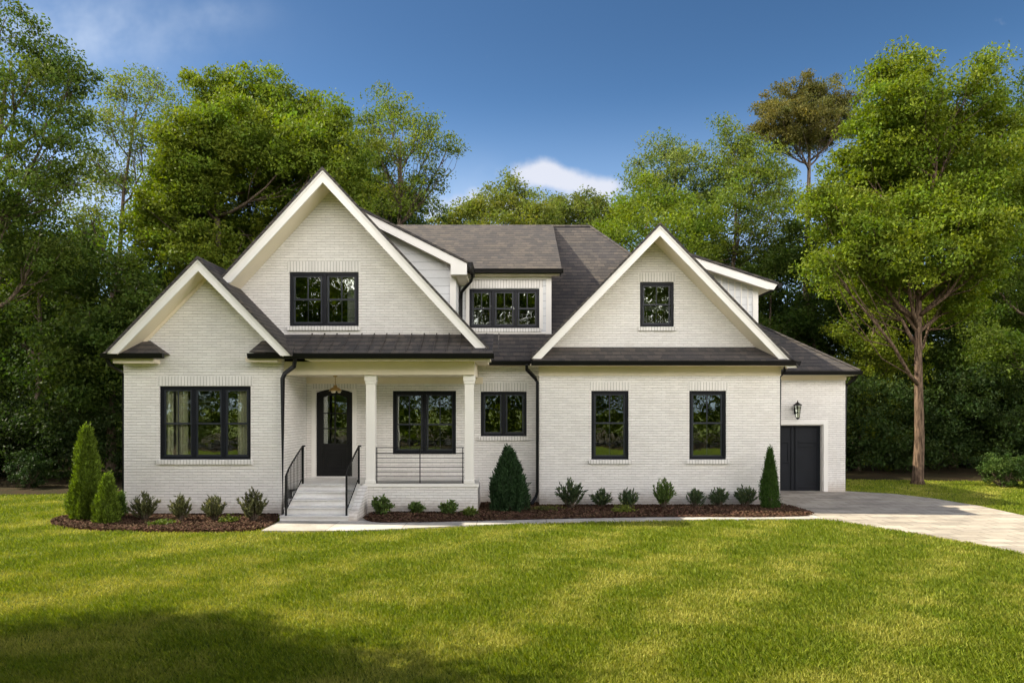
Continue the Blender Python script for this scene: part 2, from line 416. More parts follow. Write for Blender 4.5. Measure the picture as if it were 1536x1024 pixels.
sheet('forest_floor', chaikin([(-60, -40), (60, -40), (60, -10), (20, -8.5), (-20, -9), (-60, -10)]), -.02, .008, M_litter)

rng = np.random.default_rng(7)
def mound(name, poly, label):
    xs = [p[0] for p in poly]; ys = [p[1] for p in poly]
    # solid low mound: polygon rings shrinking inwards and rising
    c = (sum(xs)/len(xs), sum(ys)/len(ys)); P = np.array(poly)
    nrm = []
    n = len(P)
    area = 0.5*np.sum(P[:, 0]*np.roll(P[:, 1], -1)-np.roll(P[:, 0], -1)*P[:, 1]); sg = 1 if area > 0 else -1
    T = np.roll(P, -1, 0)-np.roll(P, 1, 0); T /= np.linalg.norm(T, axis=1)[:, None]+1e-9
    IN = np.stack([-T[:, 1], T[:, 0]], 1)*sg
    v = []; f = []
    for d, z in ((0, 0.0), (.04, .035), (.16, .055)):
        Q = P+IN*d; v += [(q[0], q[1], z) for q in Q]
    for r in range(2):
        for i in range(n): f.append((r*n+i, r*n+(i+1) % n, (r+1)*n+(i+1) % n, (r+1)*n+i))
    tris = tessellate_polygon([[Vector((q[0], q[1], 0)) for q in v[2*n:3*n]]])
    f += [tuple(2*n+i for i in t) for t in tris]
    m = MB().add(v, f); o = m.build(name, M_mulch); structure(o)
def chips(poly, label, num):
    xs = [p[0] for p in poly]; ys = [p[1] for p in poly]
    x = rng.uniform(min(xs), max(xs), num*3); y = rng.uniform(min(ys), max(ys), num*3)
    # only the exposed part in front of the walls
    ok = inpoly(x, y, poly) & ((y < 20.3)); x = x[ok][:num]; y = y[ok][:num]; n = len(x)
    z = .058+rng.uniform(0, .022, n)
    a = rng.uniform(0, 6.28, n); l = rng.uniform(.008, .026, n); w = rng.uniform(.006, .014, n); tl = rng.uniform(-.5, .5, n)
    dx, dy = np.cos(a), np.sin(a)
    V = np.zeros((n, 4, 3), dtype=np.float32)
    for k, (s, t) in enumerate(((-1, -1), (1, -1), (1, 1), (-1, 1))):
        V[:, k, 0] = x+s*l*dx-t*w*dy; V[:, k, 1] = y+s*l*dy+t*w*dx; V[:, k, 2] = z+s*l*tl+t*w*.7
    base = np.array([.090, .050, .033]); b = rng.uniform(.35, 1.7, (n, 1)); C = base*b; C[:, 1] *= rng.uniform(.85, 1.25, n)
    C = np.repeat(C, 4, 0)
    o = obj('mulch_chips', V.reshape(-1, 3), np.arange(n*4).reshape(-1, 4), M_chip, cols=C)
    tag(o, label, 'mulch', kind='stuff')
mound('mulch_bed', P_bedL, ''); mound('mulch_bed', P_bedR, '')
chips(P_bedL, 'loose red brown bark chips in the bed left of the steps', 24000)
chips(P_bedR, 'loose dark brown bark chips in the long bed right of the steps', 34000)

# ------------------------------------------------------------------ grass
def vnoise(x, y, sc, seed):
    r = np.random.default_rng(seed).random((64, 64)); u = x/sc; v = y/sc
    i = np.floor(u).astype(int); j = np.floor(v).astype(int); a = u-i; b = v-j
    a = a*a*(3-2*a); b = b*b*(3-2*b)
    g = lambda p, q: r[p % 64, q % 64]
    return (g(i, j)*(1-a)+g(i+1, j)*a)*(1-b)+(g(i, j+1)*(1-a)+g(i+1, j+1)*a)*b
def grass(num, label):
    # density falls off with distance: sample distance with weight 1/D
    ymin, ymax = 5.6, 31
    Y = ymin*(ymax/ymin)**(rng.random(num)**1.12)
    # lateral uniform over the view wedge plus margin
    X = rng.uniform(-1, 1, num)*(Y*.74+1.2)
    far = rng.random(num) < .27; X = np.where(far, np.sign(X)*(Y*.74+1.2+9*rng.random(num)**1.5), X)
    ok = ~inpoly(X, Y, P_bedL) & ~inpoly(X, Y, P_bedR) & ~inpoly(X, Y, P_walk) & ~inpoly(X, Y, P_drive) & ~inpoly(X, Y, P_duffL) & ~inpoly(X, Y, P_duffR)
    ok &= ~((X > -9.5) & (X < 10.5) & (Y > 18.0))
    X = X[ok]; Y = Y[ok]; n = len(X)
    big = vnoise(X*.55+Y*.75, Y*.5-X*.4, .42, 1)*.45+vnoise(X, Y, 1.6, 2)*.35+vnoise(X, Y, .22, 3)*.35
    stripe = .5+.5*np.sin((X*.80-Y*.60)*2*np.pi/1.9+vnoise(X, Y, 2.5, 5)*2.5)
    dry = np.clip((big-.47)*1.7+(stripe-.35)*.55, 0, 1)
    h = (.030+.02*rng.random(n))*(1.12-.35*dry)*(1+.35*vnoise(X, Y, .3, 9)); w = .0022+.00042*Y
    az = rng.uniform(0, 6.28, n); lean = rng.uniform(.15, 1.0, n)
    wind = 1.0
    lx = np.cos(az)*lean*h+stripe*.012-.004; ly = np.sin(az)*lean*h
    fa = rng.uniform(-.9, .9, n); wx, wy = np.cos(fa)*w, np.sin(fa)*w
    V = np.zeros((n, 4, 3), dtype=np.float32)
    V[:, 0] = np.stack([X-wx, Y-wy, X*0], 1); V[:, 1] = np.stack([X+wx, Y+wy, X*0], 1)
    V[:, 2] = np.stack([X+lx*.45+wx*.7, Y+ly*.45+wy*.7, h*.62], 1)
    V[:, 3] = np.stack([X+lx, Y+ly, h], 1)
    ga = np.array([.085, .140, .007]); gb = np.array([.42, .385, .085]); gc = np.array([.20, .245, .014])
    t = np.clip(dry*.75+rng.normal(0, .16, n), 0, 1)[:, None]; q = rng.random((n, 1))
    C = (ga*(1-q)+gc*q)*(1-t)+gb*t; C *= rng.uniform(.75, 1.25, (n, 1))
    C = np.repeat(C, 4, 0)
    o = obj('grass', V.reshape(-1, 3), np.arange(n*4).reshape(-1, 4), M_grass, cols=C)
    tag(o, label, 'grass', kind='stuff')
grass(850000, 'short mown green lawn grass with dry straw coloured patches')

# ------------------------------------------------------------------ vegetation
def leaves(cent, rad, per, size, tint, seed, elong=None, up=.5, aspect=.5, var=.24):
    """cent (n,3) cluster centres, rad (n,) or scalar; returns verts, faces, colours of rhombic leaves"""
    rg = np.random.default_rng(seed); n = len(cent)
    rad = np.broadcast_to(np.asarray(rad, dtype=float), (n,))
    C = np.repeat(cent, per, 0); Rr = np.repeat(rad, per)[:, None]
    d = rg.normal(0, 1, C.shape); d /= np.linalg.norm(d, axis=1)[:, None]
    d *= (rg.random((len(C), 1))**.55)*Rr*np.array([1.15, 1.15, .72])
    P = C+d; m = len(P)
    a = rg.normal(0, 1, (m, 3)); a[:, 2] -= .35; a /= np.linalg.norm(a, axis=1)[:, None]
    nn = rg.normal(0, 1, (m, 3)); nn[:, 2] += up*2
    b = np.cross(nn, a); b /= np.linalg.norm(b, axis=1)[:, None]+1e-9
    s = (size*rg.uniform(.6, 1.3, m))[:, None]
    V = np.stack([P-a*s*.5, P+b*s*aspect*.5, P+a*s*.5, P-b*s*aspect*.5], 1).astype(np.float32)
    ct = np.repeat(rg.uniform(.78, 1.22, n), per)[:, None]           # every spray has its own tone
    yel = np.repeat(rg.uniform(0, 1, n), per)[:, None]*.5+rg.random((m, 1))*.5
    t = np.asarray(tint)
    col = t*ct*rg.uniform(1-var, 1+var, (m, 1)); col[:, 0] *= (.75+.65*yel[:, 0]); col[:, 1] *= (.9+.2*yel[:, 0])
    return V.reshape(-1, 3), np.arange(m*4).reshape(-1, 4), np.repeat(col, 4, 0)

def curve_pts(a, b, n, sag, rg):
    a = Vector(a); b = Vector(b); L_ = (b-a).length
    out = []
    o1 = Vector(rg.normal(0, 1, 3))*L_*.06
    for i in range(n+1):
        t = i/n; p = a.lerp(b, t)+o1*math.sin(math.pi*t)
        p.z += sag*L_*math.sin(math.pi*t)*(-1)+0
        p += Vector(rg.normal(0, 1, 3))*L_*.012*(0 < i < n)
        out.append(p)
    return out

def lobes_from_px(D, lst, seed):
    rg = np.random.default_rng(seed); out = []
    for l in lst:
        px, py, rx, ry = l[:4]; dy = l[4] if len(l) > 4 else rg.uniform(-1, 1)*min(2.2, rx/F*D*1.1)
        Y = D+dy
        out.append((PX(px, Y), Y, PZ(py, Y), rx/F*Y, min(rx, 60)/F*Y, ry/F*Y))
    return out

def tree(label, base, lobes, seed, tint=(.07, .12, .02), leaf=.15, per=60, dens=5.0, crad=.5, trad=.22, bark_m=None,
         path=None, cat='tree', group=None, twig=8, name='tree', up=.5, split=.45, surf=.5, limb_r=.3):
    rg = np.random.default_rng(seed)
    bx, by = base; root = thing(name, label, cat, (bx, by, 0), group)
    tm = MB()
    top = max(lobes, key=lambda l: l[2])
    ztop = top[2]
    if path is None:
        cx = np.mean([l[0] for l in lobes]); cy = np.mean([l[1] for l in lobes])
        zs = [0, .15, .3, .5, .7, .9]; path = []
        for t in zs:
            z = t*ztop; k = t**1.5
            path.append((bx+(cx*.5+top[0]*.5-bx)*k+rg.normal(0, .12)*t, by+(cy-by)*k+rg.normal(0, .12)*t, z))
    path = [Vector(p) for p in path]
    rads = [trad*(1-.86*(p.z/max(ztop, .1))**.8) for p in path]; rads[0] = trad*1.35
    if path[0].z < .01 and trad > .15:
        path.insert(1, path[0].lerp(path[1], .12)); rads.insert(1, trad*1.02)
    tm.tube(path, rads, 9)
    def on_path(z):
        for i in range(len(path)-1):
            if path[i].z <= z <= path[i+1].z:
                t = (z-path[i].z)/max(path[i+1].z-path[i].z, .01); return path[i].lerp(path[i+1], t), rads[i]*(1-t)+rads[i+1]*t
        return path[-1], rads[-1]
    allc = []
    for (lx, ly, lz, rx, ry, rz) in lobes:
        mean = (rx*ry*rz)**(1/3); n = max(6, int(dens*4*mean*mean))
        d = rg.normal(0, 1, (n, 3)); d /= np.linalg.norm(d, axis=1)[:, None]
        r = rg.random((n, 1))**surf
        lump = 1+.22*np.sin(d[:, :1]*5+seed)*np.cos(d[:, 2:]*4+lx)
        c = np.array([lx, ly, lz])+d*r*lump*np.array([rx, ry, rz])
        allc.append(c)
        horiz = math.hypot(lx-bx, ly-by)
        z0 = max(path[0].z+ztop*.12, min(lz-rz*.2-horiz*split-.3, ztop*.86))
        p0, r0 = on_path(z0)
        end = Vector((lx, ly, lz+rz*.3)); r1 = max(.03, min(r0*.7, limb_r*trad+.01*mean))
        cp = curve_pts(p0, end, 5, .10, rg)
        tm.tube(cp, [r1*(1-.75*i/5) for i in range(6)], 6)
        for q in c[rg.permutation(n)[:twig]]:
            t = rg.uniform(.35, .95); s = cp[int(t*5)]
            tp = curve_pts(s, q, 3, .08, rg); rr = max(.014, r1*.32)
            tm.tube(tp, [rr, rr*.75, rr*.5, rr*.22], 4)
    allc = np.concatenate(allc); allc = allc[allc[:, 2] > .25]
    allc += rg.normal(0, .12, allc.shape)
    rad = crad*rg.uniform(.65, 1.35, len(allc))
    v, f, c = leaves(allc, rad, int(per*2.1), leaf*1.0, (tint[0]*1.33, tint[1]*1.16, tint[2]*.95), seed+1, up=up)
    tm.build('trunk', bark_m or M_bark, root, smooth=True)
    obj('crown', v, f, M_leaf, root, cols=c)
    return root

def auto_lobes(px, D, ytop, ybot, wpx, n, seed, k=.42):
    rg = np.random.default_rng(seed); l = []
    for i in range(n):
        t = (i+.5)/n; py = ytop+(ybot-ytop)*t
        wid = wpx*math.sin(math.pi*min(.97, .16+.62*t))
        lx = px+rg.uniform(-1, 1)*wid*.36; r = wid*k*rg.uniform(.75, 1.15)
        l.append((lx, py+r*.25, max(r, 18), max(r*.8, 16)))
    return lobes_from_px(D, l, seed)

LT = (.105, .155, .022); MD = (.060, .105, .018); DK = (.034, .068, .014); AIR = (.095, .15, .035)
# --- left side
tree('tall dark leaning tree cropped by the left edge of the photo', (PX(-60, 25), 25),
     lobes_from_px(25, [(10, 40, 40, 50), (70, 95, 55, 45), (110, 120, 40, 30), (20, 130, 70, 60), (70, 200, 80, 55), (-60, 120, 80, 90), (20, 290, 80, 60), (-50, 330, 80, 90), (90, 270, 60, 40), (10, 420, 80, 70), (-90, 230, 80, 100), (60, 380, 60, 45)], 11), 101,
     tint=(.055, .10, .020), per=60, dens=5.2, leaf=.12, trad=.26, split=.7, twig=10)
tree('airy pale green tree with slender forked limbs, second from the left edge', (PX(160, 33), 33),
     lobes_from_px(33, [(190, 135, 45, 40), (245, 130, 42, 36), (150, 180, 45, 40), (215, 195, 60, 40), (130, 240, 40, 36), (260, 200, 40, 50), (180, 270, 70, 36), (130, 320, 60, 40), (240, 280, 45, 40)], 12), 102,
     tint=AIR, per=42, dens=3.4, leaf=.125, trad=.2, split=.9, crad=.55, twig=12)
tree('large bright rounded tree behind the left gables', (PX(330, 30), 30),
     lobes_from_px(30, [(322, 140, 42, 40), (262, 262, 44, 40, -1), (240, 320, 40, 34, -1), (290, 270, 50, 50, -1.5), (350, 200, 60, 50, -1.5), (450, 220, 60, 50, -1.5), (300, 380, 60, 44, -1), (370, 160, 60, 50), (430, 175, 60, 50), (490, 190, 42, 48), (290, 215, 62, 56), (350, 240, 80, 65), (430, 260, 80, 70), (510, 270, 48, 66), (260, 300, 52, 56), (320, 340, 80, 60), (230, 350, 50, 40), (400, 350, 80, 70), (490, 350, 60, 70)], 13), 103,
     tint=(.09, .15, .020), per=80, dens=8, leaf=.14, trad=.28)
tree('dark green tree filling the gap right of the bright rounded tree', (PX(560, 38), 38),
     lobes_from_px(38, [(530, 235, 42, 44), (560, 290, 50, 46), (610, 310, 50, 40), (520, 310, 60, 60), (480, 250, 60, 60), (590, 350, 60, 40)], 14), 104, tint=(.045, .09, .022), per=60, dens=5.5, leaf=.15)
tree('slender airy tree with steep forked limbs rising behind the tall left gable', (PX(592, 33), 33),
     lobes_from_px(33, [(590, 164, 46, 28), (560, 190, 36, 32), (630, 190, 36, 30), (600, 215, 60, 30), (650, 215, 36, 20), (676, 215, 22, 14), (570, 245, 42, 34), (640, 260, 38, 26), (600, 290, 60, 36), (550, 300, 40, 36)], 15), 105,
     tint=(.085, .14, .028), per=44, dens=3.6, leaf=.125, trad=.24, split=1.2, crad=.5, twig=12)
# --- middle
tree('low rounded tree just above the middle of the roof ridge', (PX(790, 44), 44),
     lobes_from_px(44, [(768, 290, 32, 22), (740, 312, 46, 26), (795, 318, 40, 26), (700, 325, 36, 24), (680, 342, 36, 20), (770, 342, 70, 24)], 16), 106, tint=(.10, .145, .03), per=50, dens=4.6, leaf=.17, crad=.6)
tree('low rounded tree left of the right gable, behind the roof ridge', (PX(850, 47), 47),
     lobes_from_px(47, [(835, 308, 32, 20), (880, 310, 36, 20), (905, 322, 28, 22), (850, 332, 60, 26), (900, 342, 50, 24)], 17), 107, tint=(.085, .13, .03), per=50, dens=4.6, leaf=.17, crad=.6)
tree('small leafy yellow green tree directly behind the right gable', (PX(950, 32), 32),
     lobes_from_px(32, [(940, 320, 34, 30), (975, 300, 44, 36), (920, 350, 40, 30), (980, 350, 70, 40), (1040, 330, 50, 44)], 18), 108, tint=(.09, .155, .02), per=56, dens=5.0, leaf=.13)
# --- right group
tree('feathery light green tree, leftmost of the tall trees on the right', (PX(1010, 38), 38),
     lobes_from_px(38, [(955, 255, 22, 24), (1010, 225, 36, 28), (985, 265, 46, 34), (1035, 250, 36, 34), (1020, 300, 60, 36), (970, 310, 40, 34), (1070, 300, 48, 44)], 19), 109, tint=(.09, .145, .04), per=50, dens=3.8, leaf=.14, crad=.6, split=1.0, twig=12)
tree('light green tree with a pointed spire top left of the brown pine', (PX(1090, 36), 36),
     lobes_from_px(36, [(1086, 192, 18, 24), (1105, 225, 34, 30), (1122, 232, 34, 32), (1160, 262, 28, 26), (1085, 260, 44, 34), (1140, 260, 50, 44), (1110, 310, 66, 44), (1170, 300, 46, 50), (1150, 370, 60, 44), (1100, 380, 50, 40)], 20), 110, tint=(.085, .14, .028), per=50, dens=4.2, leaf=.135, crad=.55, split=1.0, twig=12)
tree('tall pine with a brownish domed crown and bare stem', (PX(1212, 40), 40),
     lobes_from_px(40, [(1212, 142, 50, 22), (1168, 168, 40, 22), (1250, 158, 36, 22), (1205, 178, 58, 26), (1152, 192, 32, 16), (1235, 202, 46, 22), (1185, 212, 42, 16), (1266, 182, 26, 18)], 21), 111,
     tint=(.078, .092, .030), per=70, dens=7, leaf=.13, crad=.42, trad=.30, split=.8, path=[(PX(1212, 40), 40, 0), (PX(1210, 40), 40, 5), (PX(1209, 40), 40, 10), (PX(1213, 40), 40, 14.5), (PX(1215, 40), 40, 18.6)], name='pine_tree', twig=14)
TB = G(1376, 726)
D8 = TB[1]
tree('huge bright green tree with a tall bare reddish trunk beside the driveway', TB,
     lobes_from_px(D8, [(1350, 100, 38, 26), (1325, 122, 28, 26), (1370, 145, 64, 38), (1308, 190, 42, 44), (1355, 200, 70, 56), (1280, 252, 40, 40), (1330, 270, 80, 60), (1410, 230, 70, 70), (1470, 122, 36, 30), (1450, 180, 50, 40), (1500, 190, 40, 40), (1480, 260, 60, 60), (1270, 320, 50, 36), (1400, 320, 80, 50), (1310, 360, 60, 44), (1290, 430, 40, 26), (1340, 415, 48, 26), (1480, 350, 66, 50), (1440, 400, 60, 30), (1530, 300, 40, 60), (1250, 350, 34, 26), (1232, 300, 34, 30), (1240, 395, 40, 26), (1360, 260, 80, 70, 1.5), (1430, 290, 80, 70, 1.5), (1420, 450, 60, 36, 1), (1375, 380, 60, 40, -1.6), (1440, 340, 60, 50, -1.6), (1310, 300, 60, 50, 1.5)], 22), 112,
     tint=(.10, .165, .020), per=82, dens=7.2, leaf=.125, trad=.19, crad=.5, bark_m=M_bark2, split=1.0, limb_r=.36,
     path=[(TB[0], D8, 0), (PX(1379, D8), D8, 1.6), (PX(1377, D8), D8, 4.5), (PX(1378, D8), D8, 8.0), (PX(1398, D8), D8-.2, 10.8), (PX(1405, D8), D8, 12.2), (PX(1392, D8), D8, 13.2)])
tree('leafy green tree cropped by the right edge of the photo', (PX(1570, 30), 30),
     lobes_from_px(30, [(1535, 150, 34, 36), (1560, 240, 70, 70), (1510, 300, 50, 60), (1540, 380, 70, 70), (1480, 430, 60, 50), (1560, 480, 60, 70), (1500, 520, 56, 50)], 23), 113, tint=(.05, .095, .016), per=60, dens=5.4, leaf=.13)
tree('young sunlit tree with low branches just right of the garage', (PX(1285, 31), 31),
     lobes_from_px(31, [(1270, 500, 34, 26), (1300, 530, 46, 34), (1260, 560, 34, 40), (1310, 590, 50, 40), (1275, 630, 44, 40), (1330, 470, 44, 30), (1330, 640, 44, 44), (1350, 540, 34, 44), (1290, 690, 40, 22)], 24), 114, tint=(.095, .15, .02), per=56, dens=5.5, leaf=.11, crad=.42, trad=.12)
# --- dark understorey rows: left, behind, right (each tree its own)
ROW = [
 (-40, 29, 300, 700, 200, 'dark shade tree low at the far left edge'),
 (60, 28, 300, 690, 190, 'dark bushy tree behind the lawn at left'),
 (165, 27.0, 390, 560, 170, 'straight brown trunk tree between evergreen shrub and house corner'),
 (235, 33, 360, 700, 150, 'shaded tree whose crown shows over the low left gable'),
 (120, 36, 330, 700, 190, 'deep green tree filling behind the airy pale tree'),
 (1150, 34, 380, 690, 170, 'dark tree above the small right dormer'),
 (1230, 35, 330, 700, 170, 'dark tree behind the bare pine stem'),
 (1330, 37, 330, 700, 190, 'dark tree left behind the tall bare trunk'),
 (1430, 33, 400, 710, 180, 'dark tree right behind the tall bare trunk'),
 (1540, 34, 400, 710, 190, 'dark tree low at the far right edge'),
 (1050, 38, 340, 700, 170, 'shaded tree between right gable and spire topped tree'),
 (400, 38, 330, 700, 170, 'shaded tree hidden low behind the tall left gable'),
]
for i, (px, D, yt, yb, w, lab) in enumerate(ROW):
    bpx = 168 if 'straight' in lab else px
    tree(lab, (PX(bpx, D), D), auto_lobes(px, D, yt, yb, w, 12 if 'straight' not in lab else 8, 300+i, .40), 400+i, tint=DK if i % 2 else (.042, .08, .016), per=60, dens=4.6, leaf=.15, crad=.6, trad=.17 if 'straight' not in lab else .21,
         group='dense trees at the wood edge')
# --- far wood as one mass
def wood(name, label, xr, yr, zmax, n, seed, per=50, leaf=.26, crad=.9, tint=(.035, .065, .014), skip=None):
    rg = np.random.default_rng(seed)
    x = rg.uniform(*xr, n); y = rg.uniform(*yr, n)
    top = zmax*(.62+.5*vnoise(x+100, y+100, 5.0, seed)) if not callable(zmax) else zmax(x)*(.8+.3*vnoise(x+100, y+100, 5.0, seed))
    z = top*rg.random(n)**.8+.2
    v, f, c = leaves(np.stack([x, y, z], 1), crad*rg.uniform(.6, 1.3, n), per, leaf, tint, seed, up=.4)
    o = obj(name, v, f, M_leaf, cols=c); tag(o, label, 'woodland', kind='stuff'); return o
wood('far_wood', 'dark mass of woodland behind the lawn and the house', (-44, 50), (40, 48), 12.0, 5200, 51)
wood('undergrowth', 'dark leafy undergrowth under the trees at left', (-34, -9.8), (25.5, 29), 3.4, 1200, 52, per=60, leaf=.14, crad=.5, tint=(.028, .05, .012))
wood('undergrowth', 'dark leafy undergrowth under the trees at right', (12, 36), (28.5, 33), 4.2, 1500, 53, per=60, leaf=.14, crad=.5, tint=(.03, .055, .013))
wood('opposite_wood', 'woodland across the lawn that the windows reflect', (-42, 42), (-21, -12), 17.5, 7600, 54, leaf=.30, crad=1.1, tint=(.10, .145, .018))
# off-frame trees on the left of the lawn whose shade falls on the foreground
for i, (x, y, z, r, lab) in enumerate([(-16.5, 9.3, 8.0, 2.2, 'spreading tree left of the lawn whose shade crosses the grass'), (-12.5, 7.6, 8.6, 2.3, 'broad tree left of the camera shading the near grass'), (-10.5, 6.0, 9.0, 2.2, 'tall tree nearest the camera, outside the left edge')]):
    rg = np.random.default_rng(600+i)
    lb = [(x+rg.uniform(-1, 1)*r, y+rg.uniform(-.55, .55)*r, z+rg.uniform(-1, 1.2)*r, r*.6, r*.5, r*.42) for k in range(12)]
    tree(lab, (x-.5, y), lb, 620+i, tint=MD, per=34, dens=4.0, leaf=.2, crad=.6)
# bush at right edge
def bush(label, px, D, w, h, seed, tint, n=90, per=70, leaf=.07, crad=.16, name='bush', cat='bush'):
    rg = np.random.default_rng(seed); x = PX(px, D); root = thing(name, label, cat, (x, D, 0))
    d = rg.normal(0, 1, (n, 3)); d /= np.linalg.norm(d, axis=1)[:, None]; d *= rg.random((n, 1))**.4
    c = np.array([x, D, h*.48])+d*np.array([w/2, w/2, h*.5]); c[:, 2] = np.abs(c[:, 2])
    v, f, cc = leaves(c, crad*rg.uniform(.7, 1.3, n), per, leaf, tint, seed)
    obj('foliage', v, f, M_shrub, root, cols=cc)
    t = MB()
    for q in c[:24]: t.tube(curve_pts((x+rg.normal(0, .05), D+rg.normal(0, .05), 0), q, 3, .05, rg), [.02, .016, .01, .004], 4)
    t.build('stem', M_bark, root)
bush('low green bush at the wood edge, right edge of the photo', 1505, 24.8, 1.5, 1.25, 71, (.055, .10, .02))
bush('low wide bush cropped by the right edge of the photo', 1560, 24.2, 1.6, 1.0, 72, (.05, .09, .02))
bush('dark bush under the trees at the far left', 45, 24.5, 1.4, 1.3, 73, (.03, .06, .015))

# ------------------------------------------------------------------ bed shrubs
def spiky(label, px, pyb, pyt, wpx, seed, tint, soft=False, name='shrub', cat='shrub', group='low shrubs planted along the house'):
    x, y = G(px, pyb+2); h = (pyb-pyt)/F*y; w = wpx/F*y*.5; y = min(y, 19.35) if px > 780 else y
    rg = np.random.default_rng(seed); root = thing(name, label, cat, (x, y, .08), group)
    t = MB(); V = []; Cc = []
    ns = 46 if not soft else 40
    for s in range(ns):
        az = rg.uniform(0, 6.28); r = rg.random()**.6; lean = r*w*rg.uniform(.8, 1.2)
        tip = Vector((x+math.cos(az)*lean, y+math.sin(az)*lean*.8, .08+h*(1-.42*r*r)*rg.uniform(.62, 1.08)))
        b0 = Vector((x+math.cos(az)*w*.12, y+math.sin(az)*w*.12, .06))
        pts = curve_pts(b0, tip, 4, -.05 if not soft else .02, rg)
        t.tube(pts, [.009, .007, .006, .004, .002], 4)
        nl = int(26*h/.5)+8
        for k in range(nl):
            q = .22+.78*(k+rg.random())/nl; j = min(3, int(q*4)); p = pts[j].lerp(pts[j+1], q*4-j)
            ax = (pts[j+1]-pts[j]).normalized()
            d = (ax*(1.3 if not soft else .5)+Vector(rg.normal(0, 1, 3))*(.38 if not soft else .75)).normalized()
            side = d.cross(Vector(rg.normal(0, 1, 3))).normalized()
            ll = rg.uniform(.06, .12)*(1 if not soft else .8); lw = ll*(.13 if not soft else .3)
            V += [p, p+d*ll*.5+side*lw, p+d*ll, p+d*ll*.5-side*lw]
            b = rg.uniform(.6, 1.4); tt = np.array(tint)*b
            if rg.random() < .12: tt = tt*1.5+np.array([.05, .03, .0])
            Cc += [tt]*4
    V = np.array([tuple(p) for p in V]); n = len(V)//4
    t.build('stem', M_bark, root)
    obj('foliage', V, np.arange(n*4).reshape(-1, 4), M_shrub, root, cols=np.array(Cc))
OL = (.105, .115, .05); GD = (.065, .10, .045); GB = (.09, .145, .035)
for a in [
 ('spiky olive shrub nearest the left corner of the house, under the triple window', 217, 781, 744, 44, 1, OL),
 ('smallest spiky shrub of the left bed, second from the house corner', 271, 782, 748, 34, 2, OL),
 ('medium spiky shrub of the left bed, third from the house corner', 322, 782, 747, 38, 3, OL),
 ('largest spiky shrub of the left bed, beside the downspout and steps', 381, 782, 739, 48, 4, OL),
 ('spiky green shrub just right of the black downspout, under the left tall window', 856, 763, 722, 42, 8, GD),
 ('small blue green spiky shrub between two bigger ones, left of the conical pair', 901, 762, 738, 32, 9, GD),
 ('blue green spiky shrub beside the yellow ground cover plant', 944, 764, 736, 32, 10, GD),
 ('tallest green shrub of the right bed, midway between the two tall windows', 995, 762, 720, 36, 11, GB),
 ('small low spiky shrub under the left side of the right tall window', 1043, 761, 738, 30, 12, GD),
 ('narrow spiky shrub under the right side of the right tall window', 1077, 760, 734, 28, 13, GD),
 ('wide spiky shrub next to the small cone shaped evergreen', 1118, 761, 733, 36, 14, GD)]:
    spiky(*a)
for a in [
 ('rounded bright green shrub in front of the porch, nearest the steps', 571, 773, 744, 34, 5, GB),
 ('low bright green shrub in front of the porch, second from the steps', 624, 771, 755, 26, 6, GB),
 ('small upright green shrub in front of the porch, third from the steps', 672, 772, 752, 28, 7, GB),
 ('tiny yellow green plant at the right corner of the porch base', 705, 774, 765, 22, 15, (.11, .15, .03))]:
    spiky(*a, soft=True)
def cover(label, px, py, w, h, seed, tint=(.14, .18, .03)):
    x, y = G(px, py); rg = np.random.default_rng(seed); n = int(260*w)+60
    root = thing('ground_cover_plant', label, 'plant', (x, y, .08), 'small yellow green plants in the mulch')
    c = np.stack([x+rg.normal(0, w/3.2, n), y+rg.normal(0, .12, n), .09+np.abs(rg.normal(0, h/2, n))], 1)
    v, f, cc = leaves(c, .03, 4, .05, tint, seed); obj('foliage', v, f, M_shrub, root, cols=cc)
cover('yellow green ground cover plant in front of the right bed shrubs', 936, 771, .45, .12, 31)
cover('thin yellow green plant beside the foot of the mid downspout', 818, 768, .5, .07, 32, (.10, .11, .03))
cover('small creeping green plant in front of the first left bed shrub', 243, 790, .4, .06, 33, (.10, .15, .02))
cover('small creeping plant between the third and fourth left bed shrubs', 344, 786, .35, .09, 34, (.10, .14, .02))

